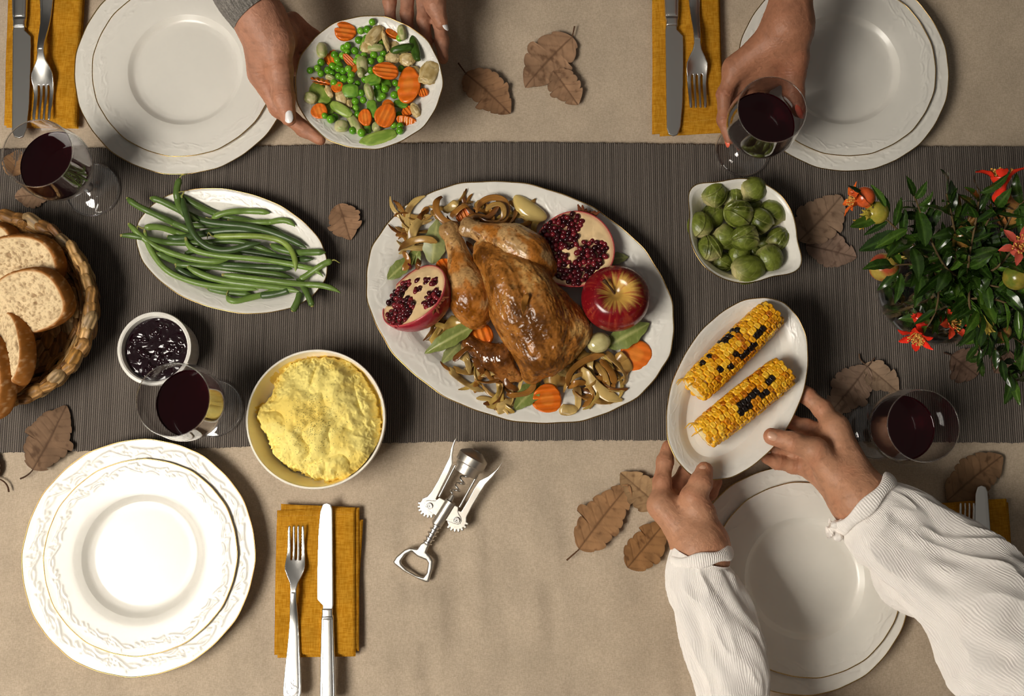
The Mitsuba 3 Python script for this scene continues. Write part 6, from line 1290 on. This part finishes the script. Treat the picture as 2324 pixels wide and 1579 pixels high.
for i, (x, y, rx, ry, a, dz, nx, ny, lab) in enumerate([(640, 345, 108, 98, 1.45, .003, .1, -.3, 'notched carrot slice at the upper left of the plate'), (495, 580, 78, 90, .3, .001, 0, .1, 'carrot slice half hidden under peas at the left'), (668, 600, 78, 42, .8, .010, .6, .3, 'tilted carrot strip between the peas'), (715, 660, 40, 80, 1.4, .006, .5, 0, 'narrow carrot piece beside the white bean'), (1035, 705, 128, 86, -.1 + PI / 2, .016, .1, -.1, 'ridged carrot slice in the middle of the plate'), (1262, 850, 118, 190, 1.5, .008, -.2, .1, 'largest carrot slice, at the right of the plate'), (385, 812, 105, 30, -.25, .006, .2, .9, 'thin carrot sliver at the left seen edge on'), (555, 872, 62, 70, .6, .008, -.3, .3, 'small carrot piece in the lower left middle'), (380, 1122, 84, 78, .3, .005, 0, -.1, 'round smooth carrot slice at the lower left'), (830, 1170, 68, 86, .1, .007, 0, -.1, 'oval carrot slice at the bottom middle'), (1030, 1150, 104, 120, -.5, .012, .2, -.3, 'thick ridged carrot slice at the lower right'), (1055, 1050, 60, 62, -.4, .010, .2, .2, 'carrot piece on top of the thick ridged slice'), (1255, 1108, 70, 50, .6, .004, .3, .3, 'carrot wedge at the lower right edge'), (1240, 1212, 104, 48, -.2, .003, 0, -.5, 'flat ridged carrot piece at the lower right'), (1410, 930, 52, 42, .3, .006, .4, 0, 'small carrot end near the right rim'), (1098, 355, 76, 40, -.6, .006, .3, .4, 'curled carrot piece near the upper rim')]):
    z = ZF + .006 + dz; p = C2(x, y, z); p[2] = max(z, vf(p) + .003)
    solo('carrot_slice', moved(CAR2[3 if i == 0 else [0, 4, 1, 5][i % 4] if i not in (8, 9) else 2], M4(frame([math.cos(a), math.sin(a), 0], [nx, ny, 1]), p, (S2(rx) if abs(math.cos(a)) > .7 else S2(ry), S2(ry) if abs(math.cos(a)) > .7 else S2(rx), .012))), lab, 'carrot', 'carrot slices on the vegetable plate')
def chunk(seed, sx, sy, sz, col, col2, e=.75, bend=0.0, rough=.10, mat='waxy'):
    v, f = ico(4); n = v.copy(); v = np.sign(v) * np.abs(v) ** e; v = v * (1 + rough * (fb(n, 2.2, 3, seed)[:, None] - .5) * 2 * [1, 1, .6]); v = v * [sx, sy, sz]
    v[:, 1] += bend * (v[:, 0] / sx) ** 2 * sx; v[:, 2] += .15 * sz * np.cos(v[:, 0] / sx * 2)
    c = mixc(lin(col), lin(col2), sstep(.3, .7, fb(n, 1.8, 3, seed + 4))); c = mixc(c, lin(col2) * .8, .5 * sstep(.6, .8, fb(n * [1, 5, 5], 2.0, 2, seed + 6)))
    return v, f, mat, c
VEG = [('snow_pea', 'snow pea', 'bright green snow pea piece', '#78a036', '#4f7d20', [(905, 795, 82, 62, .3, .016, 'on top in the middle of the plate'), (682, 905, 82, 66, 0, .012, 'left of centre below the peas'), (900, 1085, 52, 92, .2, .006, 'in the lower middle'), (1180, 1040, 72, 38, -.2, .006, 'between carrots at the right'), (850, 1300, 36, 60, 0, .002, 'near the lower rim'), (1030, 835, 58, 62, .4, .006, 'under the ridged carrot'), (820, 430, 36, 92, -.3, .006, 'beside the beige slice at the top'), (960, 940, 40, 70, .3, .004, 'tucked in the middle')]),
 ('green_pod', 'bean pod', 'pale green flat pod', '#93a84e', '#6d8a30', [(372, 930, 140, 88, -.75, .006, 'at the left, broad and cut open'), (590, 1088, 124, 52, -.55, .012, 'lying diagonally at the lower left'), (965, 1392, 190, 66, .30, .006, 'longest one along the lower rim'), (450, 1070, 70, 90, .3, .002, 'under the round carrot')]),
 ('green_bean_piece', 'bean', 'dark green bean piece', '#3e5c1c', '#2a430f', [(1330, 500, 48, 158, .22, .008, 'standing at the upper right rim'), (1200, 485, 122, 40, .22, .018, 'leaf shaped, lying on top at the upper right')]),
 ('artichoke_piece', 'artichoke', 'beige artichoke piece', '#cdb98a', '#a98f58', [(925, 350, 66, 125, -.5, .014, 'tall and brownish at the top'), (1032, 410, 26, 100, .3, .012, 'thin and upright at the top'), (850, 470, 66, 60, 0, .008, 'below the brownish one'), (1105, 575, 68, 66, .3, .010, 'square, left one of a pair at the right'), (1240, 588, 76, 64, -.3, .010, 'right one of a pair at the right'), (1470, 735, 92, 128, -.4, .010, 'largest, overhanging the right rim'), (1330, 760, 72, 100, .3, .006, 'beside the largest one'), (600, 985, 58, 80, .4, .008, 'in the lower left middle'), (672, 1040, 34, 50, 0, .006, 'smallest, in the lower left'), (1335, 1120, 42, 72, .5, .003, 'white, near the lower right rim'), (470, 915, 36, 62, .4, .006, 'behind the green pod at the left'), (1110, 470, 60, 60, 0, .004, 'under the dark bean at the upper right')]),
 ('broad_bean', 'bean', 'pale broad bean', '#b9b184', '#8f9a58', [(405, 520, 54, 86, .1, .008, 'grey green, at the left edge'), (932, 478, 80, 40, 0, .012, 'lying across below the beige slice'), (800, 650, 58, 92, .15, .014, 'white and fat in the middle'), (785, 725, 36, 48, .1, .018, 'with a split green end'), (868, 912, 44, 84, .3, .014, 'pale green, upright in the middle'), (722, 1225, 50, 128, .55, .006, 'long beige one at the lower left'), (600, 1272, 68, 60, 0, .003, 'round and pale at the lower left'), (300, 1005, 66, 56, -.4, .004, 'open hollow one at the left rim'), (482, 778, 52, 24, -.3, .006, 'small one left of centre'), (1200, 352, 44, 76, .2, .008, 'at the upper right rim'), (942, 1265, 46, 52, 0, .003, 'glassy one near the lower rim')])]
for name, cat, lab, c1_, c2_, lst in VEG:
    for j, (x, y, rx, ry, a, dz, where) in enumerate(lst):
        thin = name in ('snow_pea', 'green_pod'); sz = .0030 if thin else .0055 if name != 'artichoke_piece' else .0045
        v, f, mat, c = chunk(len(name) * 13 + j * 7, S2(rx), S2(ry), sz, c1_, c2_, .62 if name == 'snow_pea' else .8, 0, .30 if name == 'artichoke_piece' else .08)
        z = ZF + .005 + dz; p = C2(x, y, z); p[2] = max(z, vf(p) + sz * .8); nr = [.25 * math.sin(j * 3.1), .25 * math.cos(j * 2.3), 1]
        solo(name, moved(shape_of(v, f, 'waxy', c), M4(frame([math.cos(a), math.sin(a), 0], nr), p)), lab + ' ' + where, cat)

scene['water_body'] = {'type': 'dielectric', 'int_ior': 1.33}
# ---------------------------------------------------------------- vase of pomegranate branches
VB_ = P(2125, 652, .06); VB_[2] = ZR
t = thing('vase', 'round ribbed clear glass vase at the right holding leafy branches', 'vase')
pr = spline(np.array([(0, .0), (.030, .0), (.046, .006), (.064, .030), (.0725, .060), (.066, .092), (.048, .116), (.040, .126), (.043, .134)]), 70)
pr[:, 0] = np.maximum(pr[:, 0], 0); v, f = revolve(pr, 240); a = np.arctan2(v[:, 1], v[:, 0]); v[:, :2] *= (1 + .010 * np.cos(a * 30) * sstep(.0, .02, v[:, 2]) * sstep(.125, .09, v[:, 2]))[:, None]
part(t, 'body', moved(shape_of(v, f, 'thin_glass'), M4(None, VB_)))
c = np.stack([.043 * np.cos(np.linspace(0, 2 * PI, 80)), .043 * np.sin(np.linspace(0, 2 * PI, 80)), np.full(80, .134)], 1); part(t, 'rim', moved(shape_of(*tube(c, .0016, 10, cap=False), 'solid_glass'), M4(None, VB_)))
wp = pr[pr[:, 1] < .084]; part(t, 'water', moved(shape_of(*revolve(np.vstack([[0, .0022], np.column_stack([np.maximum(wp[:, 0] - .0022, 0), np.maximum(wp[:, 1], .0022)])[2:], [[.0655, .0845], [.060, .0838], [0, .0836]]]), 96), 'water_body'), M4(None, VB_)), 'clear water')
VT = VB_ + [0, 0, .128]
def lf(seed, col, vein, fold, curl):
    v, f, c = smooth_leaf(np.zeros(3), np.array([1.0, 0, 0]), .165, fold, curl, col, vein, seed, 16, 7); return shape_of(v, f, 'glossy', c)
LFS = [lf(i, a, b, fo, cu) for i, (a, b, fo, cu) in enumerate([('#1d300d', '#374f1e', .25, .06), ('#283f13', '#435d25', .3, .10), ('#1b2f0c', '#36501c', .2, -.04), ('#385318', '#557028', .35, .05), ('#223610', '#3d5524', .1, .14)])]
lr = np.random.default_rng(77)
def add_leaf(t, base, d, L, nrm=None):
    n = UP + .7 * lr.normal(size=3) if nrm is None else nrm; d = np.asarray(d, float) / np.linalg.norm(d)
    part(t, 'leaf', moved(LFS[lr.integers(5)], M4(frame(d, n + .01), base, (L, L * (.8 + .5 * lr.random()), L))))
def fruit(t, p, r, d, ca, cb, seed):
    v, f = ico(4); d = np.asarray(d, float) / np.linalg.norm(d); k = sstep(.80, .97, v[:, 2]); q = v * (1 + .06 * k[:, None] + .03 * (fb(v, 1.6, 2, seed) - .5)[:, None]); c = mixc(lin(ca), lin(cb), sstep(.35, .65, fb(v, 1.2, 3, seed))) * (.85 + .3 * fb(v, 9, 2, seed))[:, None]
    R = frame(np.cross(d, [.3, .2, .9]), d); fr = part(t, 'fruit', shape_of((q * r) @ R.T + p, f, 'glossy', c), 'small unripe pomegranate')
    sp = [tube(np.array([p + d * r * .9 + R @ np.array([math.cos(i) * r * .22, math.sin(i) * r * .22, 0]), p + d * r * 1.25 + R @ np.array([math.cos(i) * r * .28, math.sin(i) * r * .28, 0]), p + d * r * 1.5 + R @ np.array([math.cos(i) * r * .5, math.sin(i) * r * .5, 0])]), [r * .16, r * .15, r * .03], 7) for i in np.arange(6) * PI / 3]
    part(fr, 'crown', shape_of(*join(sp), 'waxy', lin(cb)))
def flower(t, p, d, L, col, seed, open_=1.0):
    d = np.asarray(d, float) / np.linalg.norm(d); R = frame(np.cross(d, [.3, .2, .9]), d)
    prf = [(0, -L * .55), (L * .13, -L * .5), (L * .2, -L * .36), (L * .13, -L * .22), (L * .15, -.05 * L), (L * .22, L * .12), (L * .18, L * .12), (L * .12, 0), (0, -L * .05)]
    v, f = revolve(spline(np.array(prf), 36).clip([0, -1], None), 28); fl = part(t, 'flower', shape_of(v @ R.T + p, f, 'waxy', lin(col)), 'red pomegranate flower')
    for i in range(6):
        a = i * PI / 3 + seed; u = np.array([math.cos(a), math.sin(a), 0]); b = R @ (u * L * .19 + [0, 0, L * .08]); e = R @ (u * L * (.24 + .40 * open_) + [0, 0, L * (.50 - .22 * open_)])
        v, f, c = smooth_leaf(p + b, p + e, L * .14, .3, .1, col, col, i, 12, 5, up=R @ (-u * .6 + [0, 0, 1])); part(fl, 'petal', shape_of(v, f, 'waxy', c * (.9 + .3 * (i % 2))))
    r = np.random.default_rng(int(seed * 10)); st = []
    for i in range(26):
        a, q = r.random() * 6.28, r.random() ** .5; s = R @ np.array([math.cos(a) * q * L * .12, math.sin(a) * q * L * .12, 0]); e = s * (1.4 + open_ * 1.0) + R @ np.array([0, 0, L * (.20 + .12 * r.random())]); w = ico(1); st += [tube(np.array([p + s, p + e]), [L * .012, L * .010], 4), (w[0] * L * .030 + p + e, w[1])]
    part(fl, 'stamens', shape_of(*join(st), 'matte', lin('#d0a04e')), 'yellow stamens', 'stuff')
def branch(label, pts, n, L, seed, spread=1.0, extra=()):
    t = thing('pomegranate_branch', label, 'branch', 'pomegranate branches in the glass vase'); r = np.random.default_rng(seed)
    inside = VB_ + [.03 * r.normal(), .02 * r.normal(), .02]
    c = spline(np.array([inside, VT + [.012 * r.normal(), .012 * r.normal(), 0]] + [P(*p) for p in pts]), 60); part(t, 'twig', shape_of(*tube(c, np.linspace(.0022, .0009, 60), 7), 'matte', lin('#5a4a30')))
    tg = np.gradient(c, axis=0); tg /= np.linalg.norm(tg, axis=1, keepdims=True)
    for k in range(n):
        j = int(16 + 43 * (k + r.random() * .8) / n); j = min(j, 59); b = c[j]; s = np.cross(tg[j], UP + .3 * r.normal(size=3)); s /= np.linalg.norm(s)
        d = tg[j] * (.5 + .4 * r.random()) + s * (1 if k % 2 else -1) * (.6 + .6 * r.random()) * spread + UP * .35 * r.normal(); add_leaf(t, b, d, L * (.65 + .6 * r.random()))
    add_leaf(t, c[-1], tg[-1], L)
    return t, c, tg
O_ = '#c2381a'
t, c, g = branch('branch reaching left with an orange flower bud and slender leaves', [(2100, 580, .19), (2030, 515, .22), (1980, 470, .235)], 30, .040, 1)
fruit(t, P(1962, 447, .235), .011, [-.8, .3, .2], '#b5491c', '#c4562a', 1); flower(t, P(1947, 455, .23), [-1, .2, .1], .030, '#c85a20', .3); fruit(t, P(1990, 482, .225), .0125, [-.7, -.2, .3], '#8a8430', '#a09038', 2); flower(t, P(1962, 498, .215), [-.7, -.6, 0], .022, '#b08a38', 1.3, .3)
for a, b, z in (((2060, 520), (1984, 564), .22), ((2080, 545), (1990, 552 + 0), .21), ((2010, 470), (1976, 418), .24), ((2100, 560), (2080, 470), .22), ((2070, 560), (2085, 640), .21)): add_leaf(t, P(*a, z), P(*b, z) - P(*a, z), np.linalg.norm(P(*b, z) - P(*a, z)), UP + [0, .2, 0])
t, c, g = branch('branch rising at the top right with a tall red trumpet flower', [(2225, 540, .20), (2262, 470, .24)], 34, .034, 2)
flower(t, P(2272, 412, .25), [-.05, 1, .25], .044, '#d0301c', .8)
t, c, g = branch('short branch at the left rim of the vase with a blushing round fruit', [(2080, 600, .16), (2030, 602, .165)], 12, .040, 3)
fruit(t, P(2006, 606, .150), .0165, [.6, .5, .4], '#a5472e', '#a08a3e', 4)
for a, b in (((2040, 610), (1990, 660)), ((2045, 620), (2030, 690)), ((2090, 620), (2075, 700)), ((2050, 600), (2020, 560))): add_leaf(t, P(*a, .16), P(*b, .15) - P(*a, .16), np.linalg.norm(P(*b, .15) - P(*a, .16)), UP)
t, c, g = branch('branch hanging down at the lower right with a curling tip', [(2230, 740, .15), (2270, 810, .10), (2312, 862, .06), (2322, 830, .05)], 40, .032, 5)
t, c, g = branch('low branch over the front of the vase with two red flowers', [(2125, 700, .15), (2105, 740, .135)], 14, .034, 6)
flower(t, P(2084, 756, .125), [-.5, -.8, .3], .036, '#d02818', .2); flower(t, P(2162, 733, .13), [.1, -.2, 1], .032, '#b83a22', .6); fruit(t, P(2086, 722, .13), .007, [-.8, .2, .4], '#d03018', '#c83020', 6)
t, c, g = branch('branch at the right picture edge with a pink star-shaped flower', [(2270, 610, .19), (2330, 580, .22)], 38, .034, 7)
flower(t, P(2314, 560, .225), [-.2, .1, 1], .032, '#b85040', .5, 1.3); fruit(t, P(2308, 628, .20), .0145, [.5, -.2, .6], '#5f6a24', '#86782e', 8)
t, c, g = branch('upright branch behind the vase with a pale round fruit', [(2170, 560, .19), (2160, 490, .23), (2148, 440, .25)], 36, .032, 8)
fruit(t, P(2186, 532, .195), .0155, [.3, .6, .4], '#76702c', '#86602e', 9)
t, c, g = branch('bushy branch at the upper right with a brownish fruit', [(2250, 570, .19), (2290, 500, .22), (2330, 450, .24)], 44, .032, 9)
fruit(t, P(2292, 480, .21), .017, [-.4, .5, .4], '#8a5a34', '#9a7038', 10)
t, c, g = branch('leafy branch in the thick of the bunch with dark green leaves', [(2210, 640, .17), (2260, 650, .18), (2330, 690, .17)], 54, .030, 10, 1.4)
t, c, g = branch('leafy branch drooping below the bunch at the right', [(2220, 700, .16), (2290, 760, .13), (2345, 800, .11)], 50, .030, 11, 1.4)
fruit(t, P(2232, 728, .15), .012, [.2, -.8, .3], '#8f8c38', '#a8923e', 12); fruit(t, P(2277, 752, .13), .009, [.1, -1, 0], '#a07c40', '#a06a38', 13)
t, c, g = branch('small-leaved branch at the front right of the bunch', [(2200, 690, .165), (2215, 760, .13), (2228, 815, .09)], 40, .027, 12, 1.2)
t, c, g = branch('dark leafy branch in the middle over the mouth of the vase', [(2150, 610, .18), (2120, 560, .20), (2075, 445, .235)], 44, .030, 13, 1.3)
t, c, g = branch('spreading branch at the right picture edge above the hanging sprig', [(2260, 680, .18), (2310, 700, .18), (2390, 720, .17)], 44, .030, 14, 1.4)
t, c, g = branch('branch with narrow leaves pointing up beside the trumpet flower', [(2200, 580, .20), (2215, 500, .23), (2222, 430, .25)], 36, .030, 15, 1.1)
t, c, g = branch('branch at the far right leaving the picture at half height', [(2270, 600, .20), (2330, 530, .22), (2400, 500, .22)], 40, .031, 16, 1.3)
t, c, g = branch('low branch draped over the right side of the vase', [(2190, 690, .15), (2240, 700, .13), (2300, 735, .10)], 44, .029, 17, 1.4)
t = thing('sprig', 'tangle of submerged leafy stems seen through the vase glass', 'branch')
for k in range(80):
    a, q = lr.random() * 6.28, .05 * lr.random() ** .5; b = VB_ + [q * math.cos(a), q * math.sin(a), .012 + .06 * lr.random()]; add_leaf(t, b, [lr.normal(), lr.normal(), .6 * lr.random()], .022 + .012 * lr.random())
for k in range(7):
    a = k * .9; part(t, 'stem', shape_of(*tube(np.array([VB_ + [.04 * math.cos(a), .04 * math.sin(a), .008], VB_ + [.02 * math.cos(a + 2), .02 * math.sin(a + 2), .11]]), .0016, 7), 'matte', lin('#4a5a24')))
